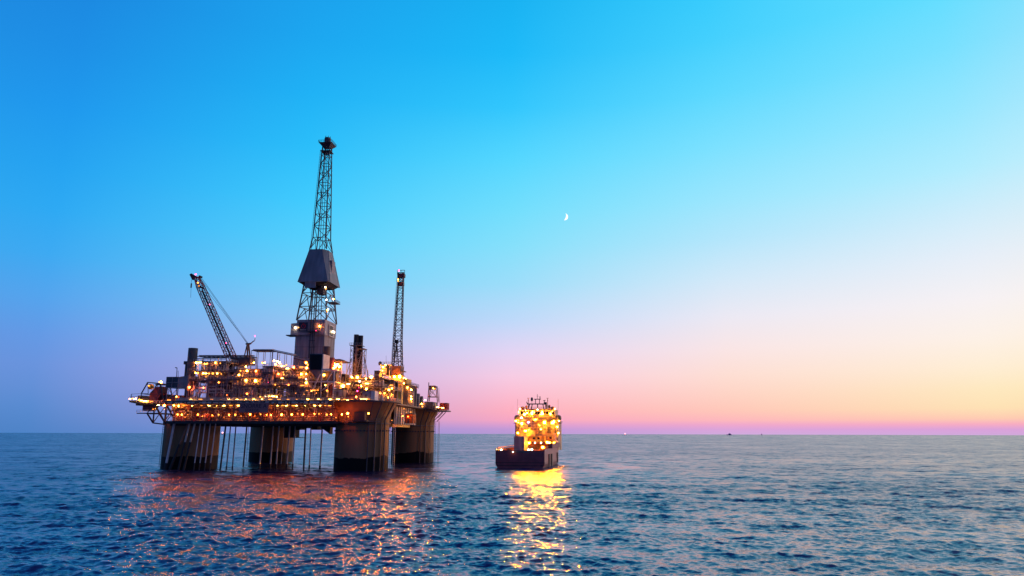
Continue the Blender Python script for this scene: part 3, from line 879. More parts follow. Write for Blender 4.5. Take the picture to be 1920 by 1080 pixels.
# ------------------------------------------------------------------ left cantilevered platform
o = thing('cantilever_platform', 'cantilevered steel balcony with red chutes and glowing handrails at the left end', 'platform balcony', (S(300, 8), 8, ZB), PF)
t0_, t1_ = 4, 14
def P2(px, py, t=t0_): return LP(px, py, t)
b = MB()
for t in (t0_, t1_):
    A = [P2(x, y, t0_) for x, y in ((311, 796), (287, 793), (276, 775), (257, 775), (243, 753), (262, 757), (290, 758), (306, 758))]
    A = [Vector((p.x, t, p.z)) for p in A]
    b.beam(A[0], A[1], .4); b.beam(A[1], A[2], .4); b.beam(A[2], A[3], .3); b.beam(A[4], A[5], .4); b.beam(A[5], A[7], .45)
    top = [Vector((P2(x, y).x, t, P2(x, y).z)) for x, y in ((290, 758), (310, 794), (299, 776), (276, 757))]
    b.beam(top[0], top[1], .45); b.beam(A[2], top[2], .3); b.beam(A[1], top[0], .35); b.beam(A[1], top[2], .2); b.beam(A[2], top[0], .2); b.beam(A[0], top[2], .3)
b.build('bracket_truss', 'black', o)
b = MB(); a, c = P2(243, 751), P2(289, 757)
b.box(a.x, P2(257, 751).x, t0_, t1_, a.z - .8, a.z); b.box(P2(255, 755).x, c.x, t0_, t1_, c.z - .8, c.z); b.box(c.x, SL, t0_, t1_, c.z - .7, c.z)
a = P2(256, 774); c = P2(298, 774); b.box(a.x, c.x, t0_, t1_, a.z - .3, a.z)
b.build('balcony_floor', 'black', o)
b = MB()
b.rail([(P2(243, 751).x, t0_, P2(243, 751).z), (P2(256, 751).x, t0_, P2(243, 751).z)], 2.0, 1.2, .1)
b.rail([(P2(256, 757).x, t0_, P2(256, 757).z), (SL, t0_, P2(256, 757).z)], 1.4, 1.6, .1)
b.rail([(P2(256, 774).x, t0_, P2(256, 774).z), (P2(296, 774).x, t0_, P2(256, 774).z)], 1.3, 1.6, .08)
b.build('guard_rail', 'pale', o)
def slab(px, t0, t1, m, name, parent):
    b = MB(); k = len(px); base = [P2(x, y) for x, y in px]
    for t in (t0, t1): b.v += [(p.x, t, p.z) for p in base]
    b.f.append(tuple(range(k))); b.f.append(tuple(range(2 * k - 1, k - 1, -1))); b.m += [0, 0]
    for i in range(k): j = (i + 1) % k; b.f.append((j, i, k + i, k + j)); b.m.append(0)
    return b.build(name, m, parent)
slab([(276, 737), (287, 725), (300, 724), (298, 735), (289, 753), (274, 754)], 6, 11, 'maroon', 'upper_chute', o)
slab([(251, 741), (289, 742), (289, 756), (256, 756), (251, 749)], 7, 13, 'mid', 'machine_house', o)
slab([(263, 759), (284, 759), (275, 770), (262, 770)], 6, 11, 'maroon', 'lower_chute', o)
b = MB()
F_ = [P2(x, y) for x, y in ((277, 717), (301, 719), (265, 738), (278, 738), (307, 757), (296, 745), (246, 739), (247, 750), (283, 719))]
for dt in (0, 8):
    q = [p + Vector((0, dt, 0)) for p in F_]
    b.beam(q[0], q[2], .3); b.beam(q[0], q[1], .3); b.beam(q[1], q[4], .3); b.beam(q[2], q[3], .15); b.beam(q[0], q[3], .15); b.beam(q[2], q[6], .1); b.beam(q[6], q[7], .15); b.beam(q[2], (q[2].x, q[2].y, P2(265, 755).z), .2)
    b.beam(q[1], q[5], .14)
for p in F_[:3]: b.beam(p, p + Vector((0, 8, 0)), .2)
b.build('davit_frame', 'dark', o)
b = MB(); p = P2(282, 725, 5); b.lathe((p.x, 4.5, p.z), [(.6, 0), (1.3, .3), (1.3, 1.6), (.6, 1.9)], 14, 'Y'); b.build('winch_drum', 'yellow', o)
b = MB(); a = P2(291, 720); b.box(a.x, P2(304, 720).x, 4, 9, a.z - .4, a.z); b.build('lookout_floor', 'dark', o)
for px, py, tt, k, sz in ((302, 716, 4, 'yellow', 1.5), (299, 716, 5, 'yellow', 1.0), (244, 748, 3.4, 'tube', 1), (248, 747, 3.4, 'yellow', .8), (253, 748, 3.4, 'tube', 1.2), (261, 749.5, 3.4, 'yellow', 1), (265, 751, 3.4, 'tube', .8), (272, 752, 3.4, 'tube', 1.2), (277, 752, 3.4, 'orange', 1), (284, 752.5, 3.4, 'tube', 1.1),
    (279, 723, 3.8, 'yellow', .7), (308, 760, 2, 'orange', 1.7), (297, 759.5, 3, 'tube', .9), (287, 767, 6, 'orange', .5), (291, 766, 6, 'orange', .5), (308, 767.5, 2, 'orange', .6)):
    lamp(o, LP(px, py, tt), k, sz)
# left end deck corner: small tank and lamps
o = cabin('deck_store', 'low dark store hut beside the red chutes at the left end of the deck', 'store hut', 296, 740, 313, 756, 9, 8, 'dark')
o = cabin('deck_store', 'small maroon hut under the louvred intake box at the deck edge', 'store hut', 322, 742, 340, 752, 2.2, 4, 'maroon', 1)
for px, py, tt, k, sz in ((317, 750, 2, 'tube', 1.2), (331, 743.5, 1.8, 'yellow', .9), (333, 749.5, 1.8, 'yellow', .9), (343, 750, 2, 'tube', 1.2), (326, 760, -.9, 'yellow', .8), (336, 761, -1.0, 'yellow', 1.3)):
    lamp(o, LP(px, py, tt), k, sz)

# ------------------------------------------------------------------ drill tower
TD = 50
dr = thing('drill_tower', 'tall grey drilling tower with a flared windbreak skirt and slender lattice mast', 'drilling derrick', (LP(598, 690, TD).x, TD + 8, ZD), PF)
def D(px, py, t=TD): return LP(px, py, t)
f0, f1 = D(552, 660).x, D(607, 660).x
W = f1 - f0; DD = W
zt1 = D(590, 600).z; zh0 = ZD
b = MB(); b.box(f0, f1, TD, TD + DD, zh0, D(590, 628).z)
b.build('tower_house', 'clad', dr)
u0 = D(547, 615).x
b = MB(); z0, z1 = D(590, 628).z + .01, zt1
b.hexa([(u0, TD - 1.2, z0), (f1 + .3, TD - 1.2, z0), (f1 + .3, TD + DD + .3, z0), (u0, TD + DD + .3, z0), (u0, TD - 1.2, z1 - 2), (f1 + .3, TD - 1.2, z1 - .2), (f1 + .3, TD + DD + .3, z1 - .2), (u0, TD + DD + .3, z1 - 2)])
b.box(u0 + 3.2, f1 + .2, TD - 1.1, TD + DD, z1 - 1.9, z1 + .1)
uh = b.build('upper_house', 'clad', dr)
b = MB(); b.box(u0 - 2.2, u0 + 3, TD - 2, TD + 4, z0 - .5, z0 - .02); b.build('side_balcony', 'dark', dr)
# framed dark window with a ring emblem
a, c = D(559.5, 603.5, TD - 1.3), D(578, 623, TD - 1.3)
b = MB(); b.box(a.x, c.x, TD - 1.5, TD - 1.25, c.z, a.z); fr = b.build('emblem_board', 'grey', dr)
b = MB(); b.box(a.x + .5, c.x - .4, TD - 1.6, TD - 1.51, c.z + .5, a.z - .4); b.build('board_face', 'logoblue', fr)
cx, cz = (a.x + c.x) / 2 + .2, (a.z + c.z) / 2 + .5
b = MB()
for i in range(20):
    t0, t1 = 2 * math.pi * i / 20, 2 * math.pi * (i + 1) / 20
    b.beam((cx + 1.05 * math.cos(t0), TD - 1.64, cz + 1.15 * math.sin(t0)), (cx + 1.05 * math.cos(t1), TD - 1.64, cz + 1.15 * math.sin(t1)), .24)
b.beam((cx - .3, TD - 1.64, cz + 1.4), (cx + .1, TD - 1.64, cz - .2), .16)
b.build('emblem_ring', 'logored', fr)
b = MB(); b.box(cx - 1.7, cx + 1.5, TD - 1.66, TD - 1.6, cz - 2.4, cz - 1.7); b.build('caption_strip', 'grey', fr)
# side window
q = f1 + .35
zz0, zz1 = D(607, 627).z, D(607, 606).z
b = MB(); b.box(q, q + .5, TD + 4.2, TD + 10.6, zz0 - .3, zz1); w_ = b.build('side_window', 'pale', dr)
b = MB(); b.box(q + .5, q + .6, TD + 4.8, TD + 10, zz0 + .2, zz1 - .5); b.build('dark_opening', 'black', w_)
lamp(dr, (q + 1.2, TD + 8, (zz0 + zz1) / 2 - .4), 'white', 1.2); lamp(dr, (q + 1.2, TD + 10, (zz0 + zz1) / 2 - .4), 'white', 1.2)
lamp(dr, D(553.5, 614.5, TD - 1.8), 'white', 1.3); lamp(dr, D(560, 614, TD - 2.2), 'white', .7); lamp(dr, D(599, 611.5, TD - 1.9), 'yellow', 1.1); lamp(dr, D(600.5, 612.5, TD - 1.9), 'tube', 1.0); lamp(dr, D(592.5, 620.5, TD - 2), 'red', .8)
b = MB(); a = D(578.5, 622, TD); b.box(a.x, D(599, 622).x, TD - 3, TD - 1.25, a.z - .4, a.z); b.rail([(a.x, TD - 3, a.z), (D(599, 622).x, TD - 3, a.z)], 1.1, 1.2, .07)
b.build('front_balcony', 'dark', dr)
b = MB()
for px in (583, 587.5, 590.5): p = D(px, 640); b.beam((p.x, TD - 1.5, Z(545, TD)), (p.x, TD - 1.5 if px > 585 else TD - 1.6, Z(672, TD)), .32 if px < 585 else .2, n=6)
for y in (575, 590, 652, 640, 665): p = D(583, y); b.box(p.x - .6, p.x + 2.8, TD - 1.9, TD - 1.3, p.z, p.z + .25)
b.build('service_pipes', 'dark', dr)
b = MB()
for z in np.linspace(ZD + 8, zh0 + (D(590, 628).z - zh0) * .98, 6): b.box(f0 - .06, f1 + .06, TD - .06, TD + DD, z, z + .12)
for i in range(9):
    s = f0 + 1.5 + (f1 - f0 - 2) * i / 9; b.box(s, s + .09, TD - .07, TD, ZD, D(590, 629).z)
for i in range(9): s = f1 + .03; tt = TD + 1 + (DD - 2) * i / 8; b.box(s, s + .1, tt, tt + .1, ZD, D(590, 628).z)
b.build('cladding_joints', 'mid', dr)
# lower lattice
def sq(cx, cy, h, z): return [(cx - h, cy - h, z), (cx + h, cy - h, z), (cx + h, cy + h, z), (cx - h, cy + h, z)]
CX, CY = (f0 + f1) / 2 + .3, TD + DD / 2
Hb = W / 2 * 1.02
zs0, zs1 = Z(534, TD + 8, 600), Z(471, TD + 8, 600)
ht = 6.0
b = MB()
b.lattice(sq(CX, CY, Hb, zt1), sq(CX, CY, ht, zs0 + 2), 3, .42, .24, alt='K')
for i in range(4):
    f = i / 3; h = Hb + (ht - Hb) * f; z = zt1 + (zs0 - zt1) * f; c4 = sq(CX, CY, h * .98, z)
    b.beam(c4[0], c4[2], .14); b.beam(c4[1], c4[3], .14)
b.build('lower_lattice', 'dark', dr)
b = MB()
for dx in (-1.2, 0, 1.3, 3): b.beam((CX + dx, CY - 2, zt1 - 1), (CX + dx * .8, CY - 2, zs0 + 2), .2, n=6)
b.box(CX + .5, CX + 4, CY - 4, CY + 1, zs0 - 6, zs0 + 1)
b.build('drilling_machinery', 'dark', dr)
# skirt
b = MB()
hb, htp = W * .545, 4.9
lo = [(CX - hb, CY - hb), (CX + hb * .92, CY - hb), (CX + hb, CY - hb * .85), (CX + hb, CY + hb), (CX - hb, CY + hb)]
hi = [(CX - htp, CY - htp), (CX + htp * .5, CY - htp), (CX + htp, CY - htp * .3), (CX + htp, CY + htp), (CX - htp, CY + htp)]
k = len(lo)
for i in range(k):
    j = (i + 1) % k
    A, B = Vector((*lo[i], zs0)), Vector((*lo[j], zs0)); Cc, Dd = Vector((*hi[j], zs1)), Vector((*hi[i], zs1))
    n = (B - A).cross(Dd - A).normalized() * .25
    b.hexa([A, B, B - n, A - n, Dd, Cc, Cc - n, Dd - n])
for i in range(k):
    A = Vector((*lo[i], zs0)); Dd = Vector((*hi[i], zs1)); b.beam(A, Dd, .16)
sk = b.build('windbreak_skirt', 'skirt', dr)
b = MB()
b.box(CX - hb * .55, CX + hb * .15, CY - hb + .3, CY - hb + .6, zs0 - 3.4, zs0 + .3); b.build('hanging_panel', 'skirt', sk)
b = MB(); b.box(CX + hb * .62, CX + hb * .85, CY - 2, CY + 3, zs0 + 3, zs1 - 6); b.build('side_panel', 'grey', sk)
b = MB()   # inner liner tapering under the skirt
lo2 = sq(CX, CY, ht - .1, zs0 - 2.0); hi2 = [(x, y, zs0 + .2) for x, y, z in sq(CX, CY, hb - .4, 0)]
for i in range(4):
    j = (i + 1) % 4; A, B = Vector(lo2[i]), Vector(lo2[j]); Cc, Dd = Vector(hi2[j]), Vector(hi2[i]); n = Vector((0, 0, .25))
    b.hexa([A, B, B + n, A + n, Dd, Cc, Cc + n, Dd + n])
b.build('skirt_soffit', 'black', sk)
lamp(dr, D(610, 538), 'white', 1.0); lamp(dr, D(611, 541), 'yellow', .9); lamp(dr, D(612, 562), 'white', 1.0); lamp(dr, D(614.5, 581, TD), 'yellow', 1.3); lamp(dr, D(613, 584, TD + 2), 'white', .9); lamp(dr, D(625, 560.5, TD + 10), 'yellow', 1.1)
b = MB(); p = D(618, 568, TD + 6); b.box(p.x - 1, p.x + 4, TD + 5, TD + 12, p.z, p.z + .4); b.rail([(p.x + 3.8, TD + 5, p.z + .4), (p.x + 3.8, TD + 12, p.z + .4)], 1.2, 1.2, .08); b.build('monkey_board', 'dark', dr)
# mast
zc = Z(277, TD + 8, 608)
hm0, hm1 = 4.15, 2.05
zk = Z(448, TD + 8, 600)
b = MB()
b.lattice(sq(CX, CY, 4.9, zs1), sq(CX, CY, 3.8, zk), 1, .34, .2, alt='K')
b.lattice(sq(CX, CY, 3.8, zk), sq(CX, CY, hm1, zc), 9, .34, .2, alt=True, kfac=.965)
b.build('mast_lattice', 'dark', dr)
b = MB()
for dx, dy in ((-.7, -1), (.9, -1), (1.6, 1.2)): b.beam((CX + dx, CY + dy, zs1 - 8), (CX + dx * .6, CY + dy * .7, zc), .17, n=6)
b.build('guide_rails', 'grey', dr)
b = MB()
b.beam((CX - 4.3, CY - 3.8, zs1), (CX - 2.6, CY - 2.2, zc - 2), .1); b.beam((CX - 5.0, CY - 3.8, zs1), (CX - 3.2, CY - 2.2, zc - 2), .1)
for i in range(60): f = i / 60; x = CX - 4.3 + 1.7 * f; y = CY - 3.8 + 1.6 * f; z = zs1 + (zc - 2 - zs1) * f; b.beam((x, y, z), (x - .65, y, z), .06)
b.build('mast_ladder', 'grey', dr)
b = MB(); z = Z(285, TD + 8, 608)
b.box(CX - 3, CX + 3, CY - 3, CY + 3, z - .3, z)
b.hexa([(CX - 2.2, CY - 2.2, zc), (CX + 2.2, CY - 2.2, zc), (CX + 2.2, CY + 2.2, zc), (CX - 2.2, CY + 2.2, zc), (CX - 4.0, CY - 4.0, zc + 2), (CX + 4, CY - 4, zc + 2), (CX + 4, CY + 4, zc + 2), (CX - 4.0, CY + 4.0, zc + 2)])
b.rail([(CX - 4, CY - 4, zc + 2), (CX + 4, CY - 4, zc + 2), (CX + 4, CY + 4, zc + 2), (CX - 4, CY + 4, zc + 2), (CX - 4, CY - 4, zc + 2)], 1.3, 1.5, .08)
cp = b.build('crown_platform', 'dark', dr)
b = MB(); zt2 = Z(257, TD + 8, 608)
b.lathe((CX, CY, zc + 2), [(1.7, 0), (1.9, .6), (1.9, zt2 - zc - 3), (1.6, zt2 - zc - 2.6)], 12)
for i in range(6): a = i * math.pi / 3; b.beam((CX + 1.5 * math.cos(a), CY + 1.5 * math.sin(a), zt2 - 1), (CX + 1.5 * math.cos(a), CY + 1.5 * math.sin(a), zt2 + .3), .16)
b.build('crown_block', 'dark', dr)

# ------------------------------------------------------------------ cranes
def seg4(c0, c1, w0, w1, d0, d1):
    """rectangular sections across the axis c0-c1"""
    ax = (c1 - c0).normalized(); side = Vector((0, 1, 0)); n = ax.cross(side).normalized()
    f = lambda c, w, d: [c - n * w - side * d, c + n * w - side * d, c + n * w + side * d, c - n * w + side * d]
    return f(c0, w0, d0), f(c1, w1, d1)
t = 20
cr = thing('pedestal_crane', 'crane with its long lattice boom raised and leaning far to the left', 'crane', (S(446, t, 690), t, Z(691, tA)), PF, 'pedestal cranes on the platform')
foot = LP(444, 694, t); tip = LP(369, 521, t)
knee0 = foot.lerp(tip, .14); knee1 = foot.lerp(tip, .90)
b = MB()
q0, q1 = seg4(foot, knee0, 1.5, 2.0, 1.4, 1.6); b.lattice(q0, q1, 3, .22, .12)
q0, q1 = seg4(knee0, knee1, 2.0, 1.6, 1.6, 1.2); b.lattice(q0, q1, 20, .24, .11)
q0, q1 = seg4(knee1, tip, 1.6, .9, 1.2, .8); b.lattice(q0, q1, 3, .3, .16)
boom = b.build('boom', 'boom', cr)
b = MB(); b.beam(foot.lerp(tip, .05), foot.lerp(tip, .86), .5); b.build('boom_walkway', 'black', boom)
b = MB(); a = LP(358, 515, t); c = LP(376, 519, t)
b.beam(a, LP(370, 521, t), .9, .8); b.beam(LP(358, 514, t), LP(363, 524, t), .8); b.beam(c - Vector((0, 1, 0)), c + Vector((0, 1, 0)), .6, n=8); b.beam(LP(372, 536, t), LP(382, 541, t), .7); b.build('boom_head', 'black', cr)
b = MB(); h0 = LP(359, 524, t); h1 = LP(357.5, 558, t); b.beam(h0, h1, .07); b.build('hoist_line', 'dark', cr)
b = MB(); p = LP(358.5, 536, t); b.beam(p + Vector((0, 0, 1.3)), p - Vector((0, 0, 1.0)), .35); b.build('hook_block', 'dark', cr)
mast_t = LP(465, 645, t)
b = MB()
for dy in (-.8, .8): b.beam(LP(376, 520, t) + Vector((0, dy, 0)), mast_t + Vector((0, dy, 0)), .09)
b.beam(LP(384, 540, t), mast_t, .08); b.build('luffing_cables', 'dark', cr)
b = MB()
for dy in (-1.5, 1.5):
    b.beam(LP(460, 672, t) + Vector((0, dy, 0)), mast_t + Vector((0, dy * .5, 0)), .3); b.beam(LP(467, 676, t) + Vector((0, dy, 0)), mast_t + Vector((0, dy * .5, 0)), .42)
b.beam(LP(461, 645, t), LP(471, 644, t), .5); b.beam(LP(468, 646, t), LP(476, 639, t), .3); b.beam(LP(477, 640, t), LP(478.5, 634, t), .16)
b.build('gantry_mast', 'brown', cr)
b = MB(); c = LP(452, 684, t); zb_ = Z(691, tA)
b.lathe((c.x, t, 0), [(2.3, ZD), (2.3, c.z - 1.2), (3.4, c.z - .8), (3.4, c.z - .2)], 20); b.build('pedestal', 'mid', cr, smooth=True)
b = MB(); b.box(c.x - 4, c.x + 6, t - 3, t + 3, c.z - .2, c.z + 3.4); b.box(c.x - 2, c.x + 4, t - 3.4, t - 3, c.z + .6, c.z + 2); b.build('machinery_house', 'dark', cr)
b = MB(); a = LP(433, 683, t); b.box(a.x, a.x + 3, t - 5.4, t - 2.5, a.z - 3, a.z); b.build('operator_cab', 'glass', cr)
for px, py, k, sz in ((367, 514, 'red', 1.2), (371, 530, 'yellow', 1.0), (373, 536, 'orange', .7), (393, 571, 'red', .8), (424, 643, 'red', .8), (478, 630, 'red', 1.0), (461, 687, 'yellow', 1.6), (458, 681, 'yellow', .7), (470, 681, 'yellow', .9), (476, 680, 'yellow', 1.0)):
    lamp(cr, LP(px, py, t - 1.6 if sz != 1.6 else t - 4), k, sz)

t = 46
c2 = thing('pedestal_crane', 'crane with its lattice boom standing upright above the twin star-bright lamps', 'crane', (S(745, t, 700), t, ZD), PF, 'pedestal cranes on the platform')
foot = LP(745, 697, t); tip = LP(752, 512, t)
b = MB()
def sqn(c, w, d): return [(c.x - w, c.y - d, c.z), (c.x + w, c.y - d, c.z), (c.x + w, c.y + d, c.z), (c.x - w, c.y + d, c.z)]
k1 = LP(746, 640, t)
b.lattice(sqn(foot, 2.5, 1.8), sqn(k1, 2.0, 1.5), 6, .3, .16)
b.lattice(sqn(k1, 2.0, 1.5), sqn(LP(751.3, 530, t), 1.35, 1.1), 11, .28, .14, alt=True)
b.lattice(sqn(LP(751.3, 530, t), 1.35, 1.1), sqn(tip, 1.4, 1.2), 2, .3, .2, alt='X')
boom = b.build('boom', 'dark', c2)
b = MB()
a0 = foot + Vector((-3.0, 0, -1)); a1 = LP(746.5, 520, t)
b.beam(a0, a1, .09); b.beam(a0 + Vector((-.7, 0, 0)), a1 + Vector((-.7, 0, 0)), .09)
for i in range(62): p = a0.lerp(a1, i / 62); b.beam(p, p + Vector((-.7, 0, 0)), .06)
b.build('ladder', 'grey', boom)
b = MB(); p = LP(753, 516, t); b.box(p.x - 2, p.x + 1.8, t - 1.5, t + 1.5, p.z - 1.2, p.z + .6)
b.rail([(p.x - 2, t - 1.5, p.z), (p.x + 2, t - 1.5, p.z)], 2.4, 1.5, .14); p = LP(752, 531, t); b.box(p.x - 1.6, p.x + 1.5, t - 1.4, t + 1.4, p.z - 1.4, p.z + .5)
b.build('boom_head', 'black', c2)
b = MB(); ap = LP(746, 641, t)
for x in (740.5, 749.5): b.beam(LP(x, 690, t) + Vector((0, -2.6, 0)), ap + Vector((0, -2.2, 0)), .3)
b.beam(LP(743, 668, t) + Vector((0, -2.5, 0)), LP(748, 668, t) + Vector((0, -2.5, 0)), .2); b.beam(LP(745, 690, t) + Vector((0, -2.5, 0)), ap + Vector((0, -2.2, 0)), .16)
b.box(ap.x - .7, ap.x + .7, t - 2.8, t - 1.4, ap.z - 1, ap.z + .8); b.build('gantry_mast', 'black', c2)
b = MB(); a, e = LP(736.5, 687, t), LP(753.5, 703, t); b.box(a.x, e.x, t - 3, t + 4, e.z, a.z); b.box(a.x - .3, e.x + .3, t - 3.4, t + 4.4, e.z - .5, e.z - .02); b.build('machinery_house', 'brown', c2)
b = MB(); b.lathe(((a.x + e.x) / 2, t, 0), [(3.4, ZD), (3.4, e.z - 1), (4.2, e.z - .5)], 24); b.build('pedestal', 'yellow', c2, smooth=True)
b = MB(); b.box(e.x + .4, e.x + 1.8, t - 2, t + 2, a.z - 3, a.z - 2.6); b.beam((e.x + 1.4, t - 2, a.z - 2.6), (e.x + 1.4, t - 2, a.z + .6), .12); b.build('side_step', 'dark', c2)
for px, py, k, sz in ((748, 507, 'red', 1.3), (746.5, 524, 'orange', 1.2), (746.5, 527, 'yellow', 1.0), (739.5, 706.5, 'yellow', 2.1), (749.5, 706, 'yellow', 2.1), (757, 709, 'yellow', 1.0), (761, 710, 'yellow', .8), (733, 718, 'white', 1.0), (735, 722, 'tube', 1.2), (757.5, 718.5, 'yellow', 1.1), (740, 712, 'orange', .8)):
    lamp(c2, LP(px, py, t - 5), k, sz)
for px, py in ((739.5, 706), (749.5, 705.5)): lamp(c2, LP(px, py, t - 5.8), 'flood', 1.5, name='floodlight')

# ------------------------------------------------------------------ black louvred tower in its white frame
t = 2
o = thing('ventilation_tower', 'black louvred air tower carried on a pale braced frame below the drill tower', 'ventilation tower', (S(598, 6), 7, ZD), PF)
a, c = LP(581, 664, t), LP(603, 693, t)
b = MB(); b.box(a.x, c.x, t, t + 9, c.z, a.z)
n = 16
for i in range(n):
    z = c.z + (a.z - c.z) * (i + .5) / n; b.hexa([(a.x, t - .45, z - .22), (c.x, t - .45, z - .22), (c.x, t - .02, z + .1), (a.x, t - .02, z + .1), (a.x, t - .45, z - .16), (c.x, t - .45, z - .16), (c.x, t - .02, z + .16), (a.x, t - .02, z + .16)])
b.build('louvre_box', 'black', o)
b = MB()
for i in range(n): z = c.z + (a.z - c.z) * (i + .5) / n; b.box(c.x + .02, c.x + .5, t + .3, t + 8.6, z - .15, z + .25)
b.box(c.x, c.x + .3, t + .2, t + 9, c.z, a.z - .1); b.build('side_louvres', 'pale', o)
e = LP(603, 711, t)
b = MB(); b.hexa([(a.x + 3.5, t + 2.5, e.z), (c.x - .4, t + 2.5, e.z), (c.x - .4, t + 9, e.z), (a.x + 3.5, t + 9, e.z), (a.x + .1, t + .2, c.z - .02), (c.x - .1, t + .2, c.z - .02), (c.x - .1, t + 9, c.z - .02), (a.x + .1, t + 9, c.z - .02)]); b.build('transition_duct', 'grey', o)
b = MB(); sA, sB = c.x + .2, c.x + 6.2
for s, tt in ((sA, t), (sB, t), (sA, t + 9), (sB, t + 9), (a.x, t + 9)): b.beam((s, tt, ZD), (s, tt, c.z + .5), .34)
for z in (c.z, Z(716, t)): b.beam((sA, t, z), (sB, t, z), .42); b.beam((sA, t + 9, z), (sB, t + 9, z), .3); b.beam((sB, t, z), (sB, t + 9, z), .3)
zb2 = Z(716, t); b.beam((a.x, t, zb2), (sA, t, zb2), .26); b.beam((a.x + 2.5, t, Z(730, t)), (c.x - .5, t, c.z - 2), .34); b.beam((sA, t, ZD + 4.5), (sB, t, zb2), .22); b.beam((sB - .4, t, c.z), (sA + 2.5, t, zb2), .26); b.beam((sB, t, zb2), (sA, t + 9, zb2), .2)
b.build('support_frame', 'white', o)
b = MB(); b.box(sA + .6, sB - .4, t + 4, t + 8, zb2 + .4, c.z - .5); b.build('filter_unit', 'dark', o)
b = MB()
for z in (ZD + 1.2, ZD + 2.2, ZD + 3.2, Z(731, t)): b.beam((a.x - 5, t - 1, z), (sB + 1, t - 1, z), .13)
for i in range(9): s = a.x - 5 + (sB + 6 - a.x) * i / 8; b.beam((s, t - 1, ZD), (s, t - 1, Z(731, t)), .1)
b.build('barrier_rails', 'mid', o)
for px, py, tt, k, sz in ((589, 731.5, 1.5, 'tube', 1.2), (596, 731, 1.6, 'yellow', .8), (610, 722, 6, 'yellow', 1.1), (613, 732, 6, 'orange', .9), (608, 703, 5, 'yellow', 1.1), (616, 712, 8, 'orange', .8), (584, 733, 1.5, 'orange', .7), (593, 737, 3, 'orange', .7)):
    lamp(o, LP(px, py, tt), k, sz)
# round duct beside it, and canopy deck
t = 20
o = thing('round_duct', 'dark round duct between the black louvred tower and the pale side of the drill tower', 'duct', (S(612, t, 680), t, ZD), PF)
a, c = LP(606, 650, t), LP(618, 672, t)
b = MB(); m_ = (a.x + c.x) / 2; rr = (c.x - a.x) / 2
b.lathe((m_, t, 0), [(rr, ZD), (rr, Z(667, t)), (rr * 1.05, Z(664, t)), (rr * 1.05, a.z), (rr * .8, a.z), (rr * .8, a.z - .5)], 20); b.build('flue', 'dark', o, smooth=True)
b = MB(); b.lathe((m_ + 2.4, t + 1, 0), [(rr * .9, ZD), (rr * .9, Z(671, t))], 20); b.build('side_flue', 'maroon', o, smooth=True)
t = 24
o = thing('canopy_deck', 'small flat-roofed canopy shining with lamps right of the drill tower foot', 'canopy', (S(634, t, 690), t, ZD), PF)
a, c = LP(616, 674, t), LP(646, 678, t)
b = MB(); b.box(a.x, c.x, t, t + 9, c.z, c.z + .5); b.box(a.x + 1, c.x - 2.5, t + 1, t + 8, c.z + .51, a.z + .3); b.build('roof', 'mid', o)
for s in (a.x + .5, c.x - 1.5):
    for tt in (t + .4, t + 8.4): b = MB(); b.beam((s, tt, ZD), (s, tt, c.z), .25); b.build('post', 'pale', o)
b = MB(); b.beam((a.x + .5, t + .4, Z(700, t)), (c.x - 1.5, t + .4, c.z), .15); b.build('brace', 'pale', o)
b = MB(); z = Z(701, t); b.box(a.x, c.x, t, t + 9, z - .3, z); b.rail([(a.x, t, z), (c.x, t, z)], 1.2, 1.5, .08); b.build('floor', 'grey', o)
b = MB(); b.box(a.x + 1.5, c.x - 4, t + 4, t + 8, z, c.z - .5); b.build('equipment', 'orange', o)
for px, py, k, sz in ((627, 682, 'yellow', 1.4), (632, 684, 'yellow', 1.6), (629, 688, 'yellow', 1.4), (636, 688, 'yellow', 1.2), (624, 691, 'yellow', 1.1), (634, 694, 'orange', .9)): lamp(o, LP(px, py, t - .6), k, sz)

# ------------------------------------------------------------------ scaffolded exhaust tower
t = 34
c = LP(671, 650, t)
o = thing('exhaust_tower', 'black twin exhaust flue wrapped in an open scaffold with splayed legs', 'exhaust tower', (c.x, t, ZD), PF)
ztop = Z(627.5, t, 671)
b = MB(); r1 = (S(674, t, 640) - S(665, t, 640)) / 2
b.lathe((c.x - 1.0, t, 0), [(r1, ZD), (r1, ztop), (r1 * .8, ztop), (r1 * .8, ztop - .5)], 20); b.lathe((c.x + 1.1, t + 1, 0), [(r1 * .9, ZD), (r1 * .9, ztop - .4)], 20); b.build('flue', 'black', o, smooth=True)
b = MB(); z0 = ZD; z1 = Z(650, t); sl, sr = S(659, t, 680), S(679.5, t, 680); z2 = Z(656, t)
b.lattice([(sl, t - 3, z0), (c.x, t - 3, z0), (c.x, t + 3, z0), (sl, t + 3, z0)], [(sl + .3, t - 3, z1), (c.x, t - 3, z1), (c.x, t + 3, z1), (sl + .3, t + 3, z1)], 12, .18, .1)
b.lattice([(c.x + .5, t - 3, z0), (sr + 1, t - 3, z0), (sr + 1, t + 3, z0), (c.x + .5, t + 3, z0)], [(c.x + .5, t - 3, z2), (sr + .8, t - 3, z2), (sr + .8, t + 3, z2), (c.x + .5, t + 3, z2)], 9, .18, .1)
b.box(sl - .5, sr, t - 3.2, t + 3, z1, z1 + .2); b.box(c.x, sr + 1.4, t - 3.2, t + 3, z2, z2 + .2); b.rail([(sl - .5, t - 3.2, z1 + .2), (sr, t - 3.2, z1 + .2)], 1.1, 1, .07)
b.build('scaffold', 'grey', o)
b = MB(); b.beam(LP(660, 672, t), LP(650, 700, t), .2); b.beam(LP(660, 686, t), LP(655, 702, t), .15); b.beam(LP(678, 660, t - 3), LP(668, 702, t - 4), .25); b.beam(LP(683, 657, t), LP(683, 700, t), .22); b.beam(LP(683.5, 670, t), LP(690, 704, t), .22); b.beam(LP(689, 694, t), LP(690, 712, t), .3); b.build('splayed_legs', 'grey', o)

